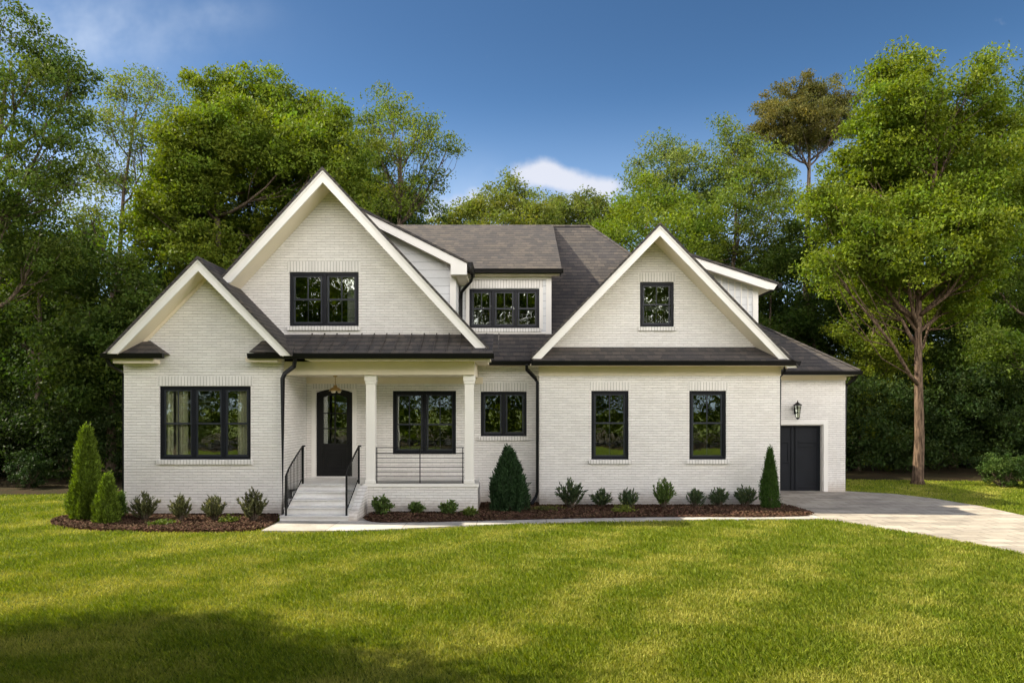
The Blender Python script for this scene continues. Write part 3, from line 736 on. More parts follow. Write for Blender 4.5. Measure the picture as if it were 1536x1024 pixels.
def conifer(label, px, pyb, pyt, wpx, seed, tint, shape, name='conifer_shrub', n=520, leaf=.055, per=46, lift=.0, Y=None):
    x, y = G(px, pyb)
    if Y: y = Y; x = PX(px, Y)
    h = PZ(pyt, y); w = wpx/F*y*.5; rg = np.random.default_rng(seed)
    root = thing(name, label, 'evergreen shrub', (x, y, .05))
    V = []; C = []
    t = rg.random(n)**.9; az = rg.uniform(0, 6.28, n)
    prof = shape(t)
    r = prof*w*(rg.random(n)**.28)*(.74+.46*vnoise(az*2.4+9, t*h*5+5, .8, seed)+.14*(rg.random(n)>.86)*(t < .85))
    cen = np.stack([x+np.cos(az)*r, y+np.sin(az)*r, .06+t*(h-.06)*.97], 1)
    # upright sprays: thin leaves pointing out and up
    P = np.repeat(cen, per, 0); m = len(P); P = P+rg.normal(0, 1, (m, 3))*np.array([.026, .026, .08])*(.6+w)
    A = np.repeat(az, per); d = np.stack([np.cos(A)*.45, np.sin(A)*.45, np.ones(m)], 1)+rg.normal(0, .38, (m, 3)); d /= np.linalg.norm(d, axis=1)[:, None]
    s = np.cross(d, rg.normal(0, 1, (m, 3))); s /= np.linalg.norm(s, axis=1)[:, None]
    l = (leaf*rg.uniform(.6, 1.4, m))[:, None]
    Vv = np.stack([P, P+d*l*.5+s*l*.16, P+d*l, P+d*l*.5-s*l*.16], 1).reshape(-1, 3)
    ct = np.repeat(rg.uniform(.7, 1.3, n), per)[:, None]
    Cc = np.array(tint)*ct*rg.uniform(.5, 1.5, (m, 1)); Cc = np.repeat(Cc, 4, 0)
    MB().tube([(x, y, 0), (x, y, h*.5), (x, y, h*.92)], [.05, .035, .008], 6).build('stem', M_bark, root)
    obj('foliage', Vv, np.arange(m*4).reshape(-1, 4), M_shrub, root, cols=Cc)
col = lambda t: np.clip(.80+1.2*t, 0, 1)*np.clip(1.02-t, 0.02, 1)**.58*1.08
cone = lambda t: (1-t)**.72*np.clip(.75+2*t, 0, 1)
egg = lambda t: np.sqrt(np.clip(1-((t-.26)/.78)**2, 0.0, 1))*np.clip(1.28-.78*t, 0, 1)
conifer('tall columnar bright green evergreen at the left corner of the house', 130, 781, 645, 44, 81, (.125, .18, .022), col, n=900, per=60, leaf=.075)
conifer('smaller columnar evergreen beside the taller one at the house corner', 161, 787, 717, 31, 82, (.135, .195, .025), col, n=420, per=60, leaf=.07)
conifer('narrow cone shaped evergreen at the right corner by the garage', 1155, 764, 675, 31, 83, (.05, .10, .018), cone, n=420, per=60, leaf=.045)
conifer('dark egg shaped holly between porch and black downspout', 763, 768, 680, 50, 84, (.038, .075, .030), egg, n=620, per=56, leaf=.085, name='holly_shrub')
conifer('wispy green seedling between small evergreen and house wall', 181, 778, 742, 16, 85, (.09, .15, .03), col, n=60, per=40)

# ------------------------------------------------------------------ HOUSE
HO = thing('house', 'two storey white painted brick house with dark roofs and steep gables', 'house', (0, 20, 0))
def rect(x0, x1, z0, z1): return [(x0, z0), (x1, z0), (x1, z1), (x0, z1)]
def arch(x0, x1, z0, z1, rise):
    p = [(x0, z0), (x1, z0)]
    for i in range(9):
        t = i/8; x = x1+(x0-x1)*t; p.append((x, z1-rise+rise*(1-(2*t-1)**2)))
    return p

def chevron(xp, zp, xl, xr, s, off0, off1):
    """chevron ring between vertical offsets off0 (top) and off1 (bottom), plumb cut at the feet"""
    return [(xl, zp-(xp-xl)*s+off0), (xp, zp+off0), (xr, zp-(xr-xp)*s+off0), (xr, zp-(xr-xp)*s+off1), (xp, zp+off1), (xl, zp-(xp-xl)*s+off1)]
def rake(xp, zp, xl, xr, s, off0, off1):
    zl, zrr = zp-(xp-xl)*s+off0, zp-(xr-xp)*s+off0; d = (off0-off1)/s
    return [(xl, zl), (xp, zp+off0), (xr, zrr), (xr-d, zrr), (xp, zp+off1), (xl+d, zl)]
def gable_roof(xp, zp, xl, xr, s, y0, ywall, y1, tv):
    r = MB().prism(chevron(xp, zp, xl, xr, s, .075, 0), y0-.05, y1); roof = r.build('roof', M_shingle, HO)
    MB().prism(rake(xp, zp, xl, xr, s, -.003, -tv), y0, y0+.05).build('rake_board', M_trim, HO)
    MB().prism(rake(xp, zp, xl+.02, xr-.02, s, -.004, -.06), y0-.025, y0-.001).build('rake_moulding', M_trim, HO)
    MB().prism(chevron(xp, zp, xl+.22, xr-.22, s, -tv+.05, -tv+.02), y0+.052, ywall+.2).build('soffit', M_soffit, HO)
    return roof

TH = .25
# ---- window builder
def window(x0, x1, z0, z1, yw, units, vm=(), rail=.5, sill=True, lintel=True, fr=.075, inset=.045, sill_over=.05, lh=None, bars=True, vis='double hung'):
    """units: list of (u0,u1) in px-independent metres; vm: which units have a vertical muntin"""
    yf = yw+inset
    f = MB()
    f.box(x0, x0+fr, yf, yf+.09, z0, z1); f.box(x1-fr, x1, yf, yf+.09, z0, z1)
    f.box(x0+fr, x1-fr, yf, yf+.09, z0, z0+fr); f.box(x0+fr, x1-fr, yf, yf+.09, z1-fr, z1)
    for k in range(len(units)-1):
        m = (units[k][1]+units[k+1][0])/2; f.box(m-.05, m+.05, yf+.004, yf+.09, z0+fr, z1-fr)
    win = f.build('window', M_frame, HO, bevel=.006)
    zr = z0+(z1-z0)*rail
    for k, (a, b) in enumerate(units):
        s = MB(); ys = yf+.03; w = .042
        a0, b0 = a, b
        # upper sash set forward, lower sash set back
        for (q0, q1, yo) in ((zr-.02, z1-fr, 0), (z0+fr, zr+.02, .022)):
            if not bars: q0, q1 = z0+fr, z1-fr
            s.box(a0, a0+w, ys+yo, ys+yo+.03, q0, q1); s.box(b0-w, b0, ys+yo, ys+yo+.03, q0, q1)
            s.box(a0+w, b0-w, ys+yo, ys+yo+.03, q0, q0+w); s.box(a0+w, b0-w, ys+yo, ys+yo+.03, q1-w, q1)
            if k in vm:
                mx = (a0+b0)/2; s.box(mx-.012, mx+.012, ys+yo+.004, ys+yo+.026, q0+w, q1-w)
            if not bars: break
        s.build('sash', M_sash, win)
    MB().box(x0+fr*.5, x1-fr*.5, yf+.055, yf+.063, z0+fr*.5, z1-fr*.5).build('pane', M_glass, win)
    if sill: MB().box(x0-sill_over, x1+sill_over, yw-.06, yw+inset+.02, z0-.115, z0-.004).build('sill', M_soldier, win, bevel=.008)
    if lintel:
        lh = lh or .24
        MB().box(x0-.05, x1+.05, yw-.006, yw-.0005, z1+.01, z1+lh).build('lintel', M_soldier, win)
    return win
def even(x0, x1, n, fr=.07, mul=.1):
    w = (x1-x0-2*fr-(n-1)*mul)/n; return [(x0+fr+i*(w+mul), x0+fr+i*(w+mul)+w) for i in range(n)]

# ---- main volumes -------------------------------------------------
YB = 18.0; YD = 20.2; YR = 19.7; YW = 23.1
XBL, XBR = PX(186, YB), -5.66
def wallobj(outline, holes, pos, th=TH, axis='y', m=None): return MB().wall(outline, holes, pos, th, axis).build('wall', m or M_brick, HO)

# bay
bp = (PX(297, 17.4), PZ(389, 17.4)); bs = 1.03
bw = (PX(239, YB), PX(376, YB), PZ(689, YB), PZ(579, YB))
bayz = lambda x: bp[1]-.22-abs(x-bp[0])*bs
wallobj([(XBL, 0), (XBR, 0), (XBR, min(3.95, bayz(XBR))), (XBR-.02, bayz(XBR-.02)), (bp[0], bayz(bp[0])), (XBL, bayz(XBL))], [rect(*bw)], YB)
u = [PX(v, YB) for v in (244, 286, 292, 331, 337, 371)]
window(*bw, YB, [(u[0], u[1]), (u[2], u[3]), (u[4], u[5])], vm=(0,), rail=.49)
wallobj([(YB+TH+.002, 0), (29, 0), (29, 3.7), (YB+TH+.002, 3.7)], [], XBL, TH, 'x')
wallobj([(YB+TH+.002, 0), (YD-.002, 0), (YD-.002, 3.75), (YB+TH+.002, 3.75)], [], XBR-TH, TH, 'x')
gable_roof(bp[0], bp[1], PX(160, 17.4), PX(437, 17.4), bs, 17.4, YB, 22.4, .27)
# frieze strip along the bay gable
MB().prism(chevron(bp[0], bp[1], XBL+.3, XBR-.3, bs, -.25, -.36), YB-.03, YB-.001).build('frieze_board', M_soffit, HO)
# ---- door wall + mid wall
dr = (PX(474, YD), PX(528.5, YD), .75, PZ(583, YD))
pw = (PX(589, YD), PX(684, YD), PZ(681, YD), PZ(586, YD))
mw = (PX(721, YD), PX(790, YD), PZ(654, YD), PZ(587, YD))
xm1 = PX(809, YR)
wallobj([(XBR+.002, 0), (xm1+.3, 0), (xm1+.3, 4.1), (XBR+.002, 4.1)], [arch(*dr, .10), rect(*pw), rect(*mw)], YD)
window(*pw, YD, even(pw[0], pw[1], 2, .08, .12), vm=(0, 1), rail=.47, sill=False, lintel=False, fr=.10)
window(*mw, YD, even(mw[0], mw[1], 2, .08, .12), vm=(), bars=False, fr=.07)
# ---- right block
XRL, XRR = PX(809, YR), PX(1170, YR)
w1 = (PX(887, YR), PX(943, YR), PZ(689, YR), PZ(586, YR)); w2 = (PX(1034, YR), PX(1089.5, YR), PZ(689, YR), PZ(586, YR))
wallobj(rect(XRL, XRR, 0, 3.83), [rect(*w1), rect(*w2)], YR)
for w in (w1, w2): window(*w, YR, even(w[0], w[1], 1, .085), vm=(0,), rail=.53, sill_over=.07)
wallobj([(YR+TH+.002, 0), (YD-.002, 0), (YD-.002, 3.83), (YR+TH+.002, 3.83)], [], XRL, TH, 'x')
wallobj([(YR+TH+.002, 0), (29, 0), (29, 3.83), (YR+TH+.002, 3.83)], [], XRR-TH, TH, 'x')
# ---- wing
XWR = PX(1268, YW)
gd = (XRR+.15, PX(1236, YW+.2), .03, PZ(636, YW+.2))
gx1 = PX(1235, YW)
wallobj([(XRR+.002, 0), (gx1, 0), (gx1, 2.15), (XRR+.002, 2.15)][:0] or [(XRR+.002, 2.14), (gx1, 2.14), (gx1, 0), (XWR, 0), (XWR, 3.75), (XRR+.002, 3.75)], [], YW)
wallobj([(YW+TH+.002, 0), (29, 0), (29, 3.75), (YW+TH+.002, 3.75)], [], XWR-TH, TH, 'x')
wallobj(rect(XBL, XWR, 0, 3.7), [], 29.002)
# garage door
g_ = MB(); g_.box(XRR+.01, gx1-.02, YW+.20, YW+.24, .035, 2.10)
gdo = g_.build('garage_door', M_garage, HO)
xs = PX(1191, YW+.2)
t = MB(); yg = YW+.2
for (a, b) in ((xs-.10, xs-.04), (xs+.03, xs+.09)): t.box(a, b, yg-.03, yg-.001, .05, 2.08)
for z in (PZ(664, yg),): t.box(xs+.14, gx1-.14, yg-.025, yg-.001, z, z+.05)
t.box(XRR+.3, xs-.14, yg-.025, yg-.001, PZ(664, yg), PZ(664, yg)+.05); t.box(XRR+.3, xs-.14, yg-.025, yg-.001, PZ(694, yg), PZ(694, yg)+.05)
t.box(xs+.14, gx1-.14, yg-.02, yg-.001, PZ(669, yg)-.03, PZ(669, yg)-.01); t.box(xs+.14, gx1-.14, yg-.02, yg-.001, .12, .17)
t.box(xs-.2, xs-.16, yg-.02, yg-.001, PZ(694, yg)+.06, PZ(664, yg)-.01)
t.box(gx1-.09, gx1-.03, yg-.025, yg-.001, .05, 2.08)
t.build('moulding', M_garage, gdo, bevel=.006)
t = MB(); t.box(gx1-.02, gx1-.001, YW+.02, YW+.2, .03, 2.139); t.box(XRR+.01, gx1-.02, YW+.02, YW+.195, 2.11, 2.139)
t.box(gx1-.001, gx1+.13, YW-.03, YW-.001, .03, 2.25); t.box(XRR+.01, gx1-.002, YW-.03, YW-.001, 2.141, 2.25); t.build('door_trim', M_trim, gdo)

# ---- main gable
YG = 18.6; mp = (PX(484, 17.8), PZ(255, 17.8)); ms = 1.084; mtv = .30
gz = lambda x: mp[1]-mtv+.02-abs(x-mp[0])*ms
gw = (PX(434, YG), PX(538, YG), PZ(489, YG), PZ(408, YG))
xl_, xr_ = mp[0]-3.6, mp[0]+3.6
wallobj([(xl_, gz(xl_)), (xl_, 4.1), (xr_, 4.1), (xr_, gz(xr_)), (mp[0], gz(mp[0]))], [rect(*gw)], YG)
window(*gw, YG, even(gw[0], gw[1], 2, .085, .13), vm=(0, 1), rail=.5, lh=.27)
gable_roof(mp[0], mp[1], mp[0]-2.52, mp[0]+4.06, ms, 17.8, YG, 26.0, mtv)
# ---- right gable
YQ = 20.1; rp = (PX(990, 19.25), PZ(338, 19.25)); rs = 1.035
qz = lambda x: rp[1]-.25-abs(x-rp[0])*rs
qw = (PX(960, YQ), PX(1011, YQ), PZ(490, YQ), PZ(423, YQ))
xl2, xr2 = rp[0]-3.05, rp[0]+3.05
wallobj([(xl2, qz(xl2)), (xl2, 4.0), (xr2, 4.0), (xr2, qz(xr2)), (rp[0], qz(rp[0]))], [rect(*qw)], YQ)
window(*qw, YQ, even(qw[0], qw[1], 1, .09), vm=(0,), rail=.5, lh=.25)
gable_roof(rp[0], rp[1], PX(797, 19.25), PX(1196, 19.25), rs, 19.25, YQ, 27.5, .27)

# ---- gutters and fascias
def gutter_x(x0, x1, y, z, m=None):
    """along x; y front, z top"""
    p = [(y, z), (y+.13, z), (y+.13, z-.12), (y+.04, z-.12), (y+.015, z-.06)]
    return MB().prism(p, x0, x1, 'x').build('gutter', M_black, HO)
def gutter_y(x, y0, y1, z, sgn=1):
    p = [(x, z), (x-.13*sgn, z), (x-.13*sgn, z-.12), (x-.04*sgn, z-.12), (x-.015*sgn, z-.06)]
    return MB().prism(p, y0, y1, 'y').build('gutter', M_black, HO)
def slope_roof(x0, x1, ya, za, yb, zb, th=.07, name='roof'):
    return MB().prism([(ya, za), (yb, zb), (yb, zb-th), (ya, za-th)], x0, x1, 'x').build(name, M_shingle, HO)
# porch
zg = PZ(530, 17.55)
gutter_x(PX(370, 17.5), PX(741, 17.5), 17.5, zg)
slope_roof(-5.9, -.47, 17.56, zg+.03, YG+.05, PZ(500, YG))
t = MB()
za_, zb_ = zg+.03, PZ(500, YG)
for k in range(16):
    x = PX(452, 17.6)+k*.315; t.prism([(17.60, za_+.018), (YG-.02, zb_-.012), (YG-.02, zb_+.010), (17.60, za_+.046)], x-.011, x+.011, 'x')
t.build('roof_seam', M_shingle, HO)
MB().box(PX(441, 17.6)+.25, PX(735, 17.6), 17.64, YG-.0, zg-.15, zg-.10).build('soffit', M_soffit, HO)
YBm = 18.2
MB().box(XBR+.003, PX(711.5, YBm), YBm, YBm+.26, 3.48, zg-.152).build('porch_beam', M_soffit, HO)
MB().box(PX(711.5, YBm)-.26, PX(711.5, YBm)-.002, YBm+.262, YD-.003, 3.48, zg-.152).build('porch_beam', M_soffit, HO)
MB().box(XBR+.003, PX(711.5, YBm)-.262, YBm+.262, YD-.003, 3.50, 3.56).build('porch_ceiling', M_soffit, HO)
MB().box(XBR+.003, -.8, YD-.03, YD-.002, 3.32, 3.497).build('frieze_board', M_soffit, HO)
# upper right closing triangle above the beam, right end of porch roof
MB().box(-1.25, -.62, YBm+.27, YD+.0, zg-.15, zg+.02).build('soffit', M_soffit, HO)
# cornice returns of the bay
def pent(x0, x1, xa, xb, y0, y1, z0, z1, sof0, sof1):
    v = [(x0, y0, z0), (x1, y0, z0), (x1, y1, z0), (x0, y1, z0), (xa, y1, z1), (xb, y1, z1)]
    MB().add(v, [(0, 1, 5, 4), (1, 2, 5), (0, 4, 3), (0, 3, 2, 1), (2, 3, 4, 5)]).build('roof', M_shingle, HO)
    MB().box(sof0, sof1, y0+.15, y1-.002, z0-.22, z0-.115).build('cornice', M_soffit, HO)
zb = PZ(530, 17.5)
pent(PX(152, 17.5), PX(241, 17.5), PX(191, YB), PX(226, YB), 17.5, YB-.001, zb, PZ(511, YB), PX(181, YB), PX(240, YB))
gutter_x(PX(150, 17.47), PX(243, 17.47), 17.46, zb+.01); gutter_y(PX(150, 17.47), 17.6, 24, zb+.01, -1)
pent(PX(373, 17.5), PX(441, 17.5), PX(393, YB), PX(441, YB), 17.5, YB-.001, zb+.035, PZ(511, YB), PX(376, YB), PX(423, YB))
MB().box(XBL-.02, XBL+.001, YB+.02, 29, 3.5, 3.78).build('frieze_board', M_trim, HO)
# right block strip roof
zr = PZ(541, 19.2)
gutter_x(PX(797, 19.15), PX(1195, 19.15), 19.15, zr)
slope_roof(PX(799, 19.2), PX(1193, 19.2), 19.2, zr+.03, YQ+.02, PZ(520, YQ)+.0)
MB().box(XRL-.25, XRR+.25, 19.29, YR+.1, zr-.12, zr-.07).build('soffit', M_soffit, HO)
MB().box(XRL-.02, XRR+.02, YR-.03, YR-.002, 3.52, zr-.12).build('frieze_board', M_soffit, HO)
gutter_y(XRR+.42, 19.3, 22.6, zr)
# mid eave of the main roof
zm = PZ(541, 19.75)
gutter_x(-.7, XRL-.05, 19.75, zm)
MB().box(-.9, XRL, 19.88, YD-.002, zm-.12, zm-.08).build('soffit', M_soffit, HO)
# ---- main hip roof
e = 4.85; yr_ = 24.65; zr_ = 8.75; xa, xb = -4.9, 2.62; ze = 3.9
v = [(xa-e, yr_-e, ze), (xb+e, yr_-e, ze), (xb+e, yr_+e, ze), (xa-e, yr_+e, ze), (xa, yr_, zr_), (xb, yr_, zr_)]
main = MB().add(v, [(0, 1, 5, 4), (1, 2, 5), (2, 3, 4, 5), (3, 0, 4), (0, 3, 2, 1)]).build('roof', M_shingle, HO)
rc = MB(); rc.tube([(xa, yr_, zr_+.0), (xb, yr_, zr_+.0)], .055, 6); rc.tube([(xb, yr_, zr_), (xb+2.4, yr_-2.4, zr_-2.4)], .05, 6); rc.build('ridge_cap', M_shingle, main)
# ---- centre shed dormer
YC = 20.67; xc0, xc1 = -1.45, 1.09; ds = (zr_-6.47)/(yr_-20.3)
cw = (PX(704, YC), PX(809, YC), PZ(492, YC), PZ(433, YC))
zt = lambda y: 6.47+ds*(y-20.3)
wallobj([(xc0, 4.6), (xc1, 4.6), (xc1, 6.42), (xc0, 6.42)], [rect(*cw)], YC, .15, m=M_siding)
window(*cw, YC, even(cw[0], cw[1], 3, .08, .12), vm=(0, 1, 2), rail=.5, lintel=False, inset=.02)
t = MB(); t.box(xc1-.13, xc1+.02, YC-.035, YC-.001, 4.6, 6.4); t.box(xc0, xc1-.13, YC-.035, YC-.001, 6.27, 6.4); t.box(xc0, xc1-.13, YC-.03, YC-.001, 4.72, 4.80)
t.box(cw[0]-.10, cw[0]-.005, YC-.03, YC-.001, 4.87, 6.05); t.box(cw[1]+.005, cw[1]+.10, YC-.03, YC-.001, 4.87, 6.05)
t.build('trim_board', M_trim, HO)
MB().box(cw[0]-.1, cw[1]+.1, YC-.02, YC-.001, cw[3]+.012, 6.26).build('lintel', M_soldier, HO)
MB().prism([(YC+.15, 4.7), (YC+.15, zt(YC)-.08), (24.3, zt(24.3)-.08)], xc1-.10, xc1, 'x').build('wall', M_siding, HO)
slope_roof(-4.1, 1.38, 20.3, 6.47+.03, yr_+.02, zr_+.065, .07)
MB().prism([(20.42, 6.36), (YC, 6.36), (YC, 6.40), (20.42, 6.42)], -1.4, 1.33, 'x').build('soffit', M_soffit, HO)
MB().prism([(20.42, 6.30), (20.42, 6.48), (24.5, 8.58), (24.5, 8.40)], 1.33, 1.37, 'x').build('rake_board', M_black, HO)
gutter_x(-1.22, 1.42, 20.28, 6.51)
# ---- left side dormer (sheds to the right off the big gable)
def side_dormer(xs_, zs_, xe, ze_, y0, yw, y1, xw, zbot, m, boxw, battens):
    s = (zs_-ze_)/(xe-xs_)
    th = .07
    MB().prism([(xs_, zs_+.06), (xe+.03, ze_+.06-.03*s), (xe+.03, ze_-.01), (xs_, zs_-.01)], y0-.04, y1).build('roof', M_shingle, HO)
    if battens:
        MB().prism([(xs_, zs_-.012), (xe, ze_-.012), (xe-.10, ze_-.16), (xe-boxw, ze_-.24+boxw*s), (xs_, zs_-.24)], y0, y0+.05).build('rake_board', M_trim, HO)
        MB().prism([(xs_, zs_-.16), (xe-.02, ze_-.06), (xe-.05, ze_-.10), (xw-.02, ze_-.19+(xe-xw)*s), (xs_, zs_-.20)], y0+.052, y1-.2).build('soffit', M_soffit, HO)
    else:
        MB().prism([(xs_, zs_-.012), (xe, ze_-.012), (xe, ze_-.30), (xe-boxw, ze_-.30), (xe-boxw, ze_-.24+boxw*s), (xs_, zs_-.24)], y0, y0+.05).build('rake_board', M_trim, HO)
        MB().prism([(xs_, zs_-.19), (xe-boxw, ze_-.19+boxw*s), (xe-boxw, ze_-.22+boxw*s), (xs_, zs_-.22)], y0+.052, yw).build('soffit', M_soffit, HO)
        MB().prism([(xe-boxw*1.02, ze_-.27), (xe-.01, ze_-.27), (xe-.01, ze_-.30), (xe-boxw*1.02, ze_-.30)], y0+.052, y1-.3).build('soffit', M_soffit, HO)
    MB().prism([(xs_, zs_-.05), (xw, ze_-.05+(xe-xw)*s), (xw, zbot), (xs_, zbot)], yw, yw+.12).build('wall', m, HO)
    MB().box(xw-.12, xw-.001, yw+.121, y1-.3, zbot, ze_-.05).build('wall', m, HO)
    tb = MB(); tb.box(xw-.14, xw+.015, yw-.03, yw-.001, zbot, ze_-.0+(xe-xw)*s-.12)
    if battens:
        for k in range(7):
            x = xw-.3-.19*k; tb.box(x, x+.035, yw-.02, yw-.001, zbot, ze_-.12+(xe-x)*s-.1)
    tb.build('trim_board', M_trim, HO)
    MB().prism([(xe+.031, ze_+.03), (xe+.15, ze_+.03), (xe+.135, ze_-.05), (xe+.11, ze_-.10), (xe+.031, ze_-.10)], y0+.02, y1-.4).build('gutter', M_black, HO)
side_dormer(-4.35, 6.41+.5*3.18, -1.17, 6.41, 19.0, 19.4, 24.2, -1.50, 4.7, M_siding, .42, False)
side_dormer(3.885, 7.42, 7.60, 6.20, 21.0, 21.4, 26.0, 7.16, 4.0, M_siding, .30, True)
# ---- wing roof
x1w = PX(1290, 22.6); yw0 = 22.6; zw = PZ(556, 22.6); hw = 3.3; sl = .715
v = [(6.5, yw0, zw), (x1w, yw0, zw), (x1w, yw0+2*hw, zw), (6.5, yw0+2*hw, zw), (6.5, yw0+hw, zw+hw*sl), (x1w-hw, yw0+hw, zw+hw*sl)]
wr = MB().add(v, [(0, 1, 5, 4), (1, 2, 5), (2, 3, 4, 5), (3, 0, 4), (0, 3, 2, 1)]).build('roof', M_shingle, HO)
MB().tube([(x1w, yw0, zw+.01), (x1w-hw, yw0+hw, zw+hw*sl+.01)], .045, 6).build('ridge_cap', M_shingle, wr)
gutter_x(XRR+.1, x1w+.06, yw0-.08, zw-.003); gutter_y(x1w+.06, yw0, 29.2, zw-.003, 1)
MB().box(XRR+.3, x1w-.05, yw0+.05, YW-.002, zw-.14, zw-.10).build('soffit', M_soffit, HO)
MB().box(XWR+.002, x1w-.05, YW, 29, zw-.14, zw-.10).build('soffit', M_soffit, HO)
MB().box(XRR+.02, XWR+.02, YW-.025, YW-.002, 3.53, zw-.14).build('frieze_board', M_soffit, HO)

# ---- porch
YP = 18.33; pxr = PX(716.5, YP); pxl = -3.72
MB().box(pxl-.0, pxr, YP, YP+.22, 0, .68).build('porch_base', M_brick, HO)
MB().box(pxr-.22, pxr, YP+.221, YD-.002, 0, .68).build('porch_base', M_brick, HO)
MB().box(-5.64, pxr-.02, YP+.24, YD-.003, .60, .741).build('porch_floor', M_step, HO)
MB().box(pxl, pxr+.03, YP-.03, YP+.25, .681, .765).build('porch_cap', M_trim, HO, bevel=.01)
# steps
st = MB(); n = 5
for i in range(n):
    y0 = 17.05+i*.325; z1 = .15*(i+1)
    st.box(-5.40, -3.80, y0, YP+.235 if i == n-1 else y0+.327, 0 if i == 0 else .15*i-.02, z1-.03)
    st.box(-5.40, -3.80, y0-.045, y0+.33 if i < n-1 else YP+.235, z1-.028, z1)
st.build('steps', M_step, HO, bevel=.006)
MB().prism([(17.02, 0), (17.02, .12), (17.12, .22), (YP-.04, .72), (YP-.001, .72), (YP-.001, 0)], -3.80+.002, -3.60, 'x').build('step_wall', M_brick, HO)
# columns
def column(x0, x1):
    y0, y1 = YP-.02, YP+.23
    y1 = y0+(x1-x0)
    c = MB().box(x0, x1, y0, y1, .766, 3.478).build('column', M_trim, HO, bevel=.008)
    t = MB(); t.box(x0-.035, x1+.035, y0-.035, y1+.035, 3.33, 3.476); t.box(x0-.02, x1+.02, y0-.02, y1+.02, 3.26, 3.329)
    t.build('capital', M_trim, c, bevel=.01); MB().box(x0-.02, x1+.02, y0-.02, y1+.02, .768, .86).build('base', M_trim, c, bevel=.01)
column(PX(549, YP), PX(562.5, YP)); column(PX(697, YP), PX(710.5, YP))
# door
ym = YD+.06
d = MB().wall(arch(dr[0]+.004, dr[1]-.004, .76, dr[3]-.004, .10), [arch(dr[0]+.185, dr[1]-.17, PZ(665, ym), PZ(592, ym), .07)], ym, .05)
door = d.build('door', M_door, HO)
t = MB(); ax0, ax1 = dr[0]+.185, dr[1]-.17; mx = (ax0+ax1)/2
t.box(mx-.016, mx+.016, ym+.005, ym+.03, PZ(665, ym), PZ(592, ym)-.004)
for py in (619.5, 642.5): t.box(ax0, mx-.016, ym+.005, ym+.03, PZ(py, ym)-.016, PZ(py, ym)+.016); t.box(mx+.016, ax1, ym+.005, ym+.03, PZ(py, ym)-.016, PZ(py, ym)+.016)
t.build('muntin', M_door, door)
MB().box(ax0-.03, ax1+.03, ym+.03, ym+.036, PZ(668, ym), PZ(588, ym)).build('pane', M_glass, door)
t = MB(); a0, a1, b0, b1 = dr[0]+.17, dr[1]-.16, PZ(706, ym), PZ(672, ym)
for q in (0, .12):
    t.box(a0+q, a1-q, ym-.012, ym-.0005, b0+q, b0+q+.02); t.box(a0+q, a1-q, ym-.012, ym-.0005, b1-q-.02, b1-q)
    t.box(a0+q, a0+q+.02, ym-.012, ym-.0005, b0+q+.02, b1-q-.02); t.box(a1-q-.02, a1-q, ym-.012, ym-.0005, b0+q+.02, b1-q-.02)
t.build('moulding', M_door, door)
t = MB(); hx = dr[1]-.07; t.tube([(hx, ym-.001, 1.72), (hx, ym-.05, 1.72), (hx-.09, ym-.055, 1.72)], .011, 8); t.lathe((hx, ym-.01, 1.66), [(.0, -.0), (.02, 0), (.02, .02), (0, .02)], 8); t.build('handle', M_black, door)
t = MB().wall([(dr[0]-.11, .75), (dr[1]+.11, .75), (dr[1]+.11, dr[3]+.10), (dr[0]-.11, dr[3]+.10)], [], YD-.03, .028) if 0 else MB()
t.box(dr[0]-.12, dr[0]-.005, YD-.03, YD-.001, .75, dr[3]+.0); t.box(dr[1]+.005, dr[1]+.12, YD-.03, YD-.001, .75, dr[3]+.0)
t.build('door_trim', M_trim, HO)
MB().prism([(dr[0]-.12, dr[3]+.002), (dr[0]-.12, dr[3]+.18), (dr[1]+.12, dr[3]+.18), (dr[1]+.12, dr[3]+.002)], YD-.012, YD-.001).build('lintel', M_soldier, HO)
MB().box(dr[0]-.10, dr[1]+.10, YD-.10, YD+.05, .746, .775).build('threshold', M_step, HO)
MB().box(dr[0]-.62, dr[0]-.58, YD-.02, YD-.001, .75, 3.31).build('trim_board', M_trim, HO)
# downspouts
def spout(pts, r=.045): return MB().tube(pts, r, 4, .5).build('downspout', M_black, HO)
yb = 17.9
spout([(PX(443, 17.6), 17.6, zg-.1), (PX(441, 17.7), 17.7, 3.66), (PX(428, yb), yb-.03, 3.50), (PX(424, yb), yb, 3.38), (PX(424, yb), yb, .02)], .055)
spout([(PX(160, 17.6), 17.6, zb-.1), (PX(163, 17.6), 17.65, 3.68), (PX(182, YB), 18.05, 3.52), (XBL-.05, 18.1, 3.4), (XBL-.05, 18.1, .02)], .045)
ys = YR-.08
spout([(PX(790, 19.25), 19.25, zr-.1), (PX(790, 19.3), 19.3, 3.68), (PX(803, ys), ys, 3.45), (PX(806, ys), ys, 3.34), (PX(806, ys), ys, .42), (PX(804, ys), ys, .28), (PX(797, ys-.1), ys-.1, .10)], .055)
spout([(PX(1178, 19.4), 19.4, zr-.1), (PX(1176, 19.6), 19.6, 3.62), (PX(1168, YR)+.05, YR+.1, 3.50), (XRR+.05, YR+.15, 3.4), (XRR+.05, YR+.15, .05)], .045)
spout([(x1w-.03, 22.75, zw-.12), (x1w-.06, 22.85, 3.55), (XWR+.05, YW+.1, 3.35), (XWR+.05, YW+.1, .03)], .05)
spout([(-1.08, 20.1, 6.33), (-1.12, 20.15, 6.15), (-1.40, 20.45, 5.9), (-1.42, 20.55, 5.7), (-1.42, 20.55, 4.75)], .05)
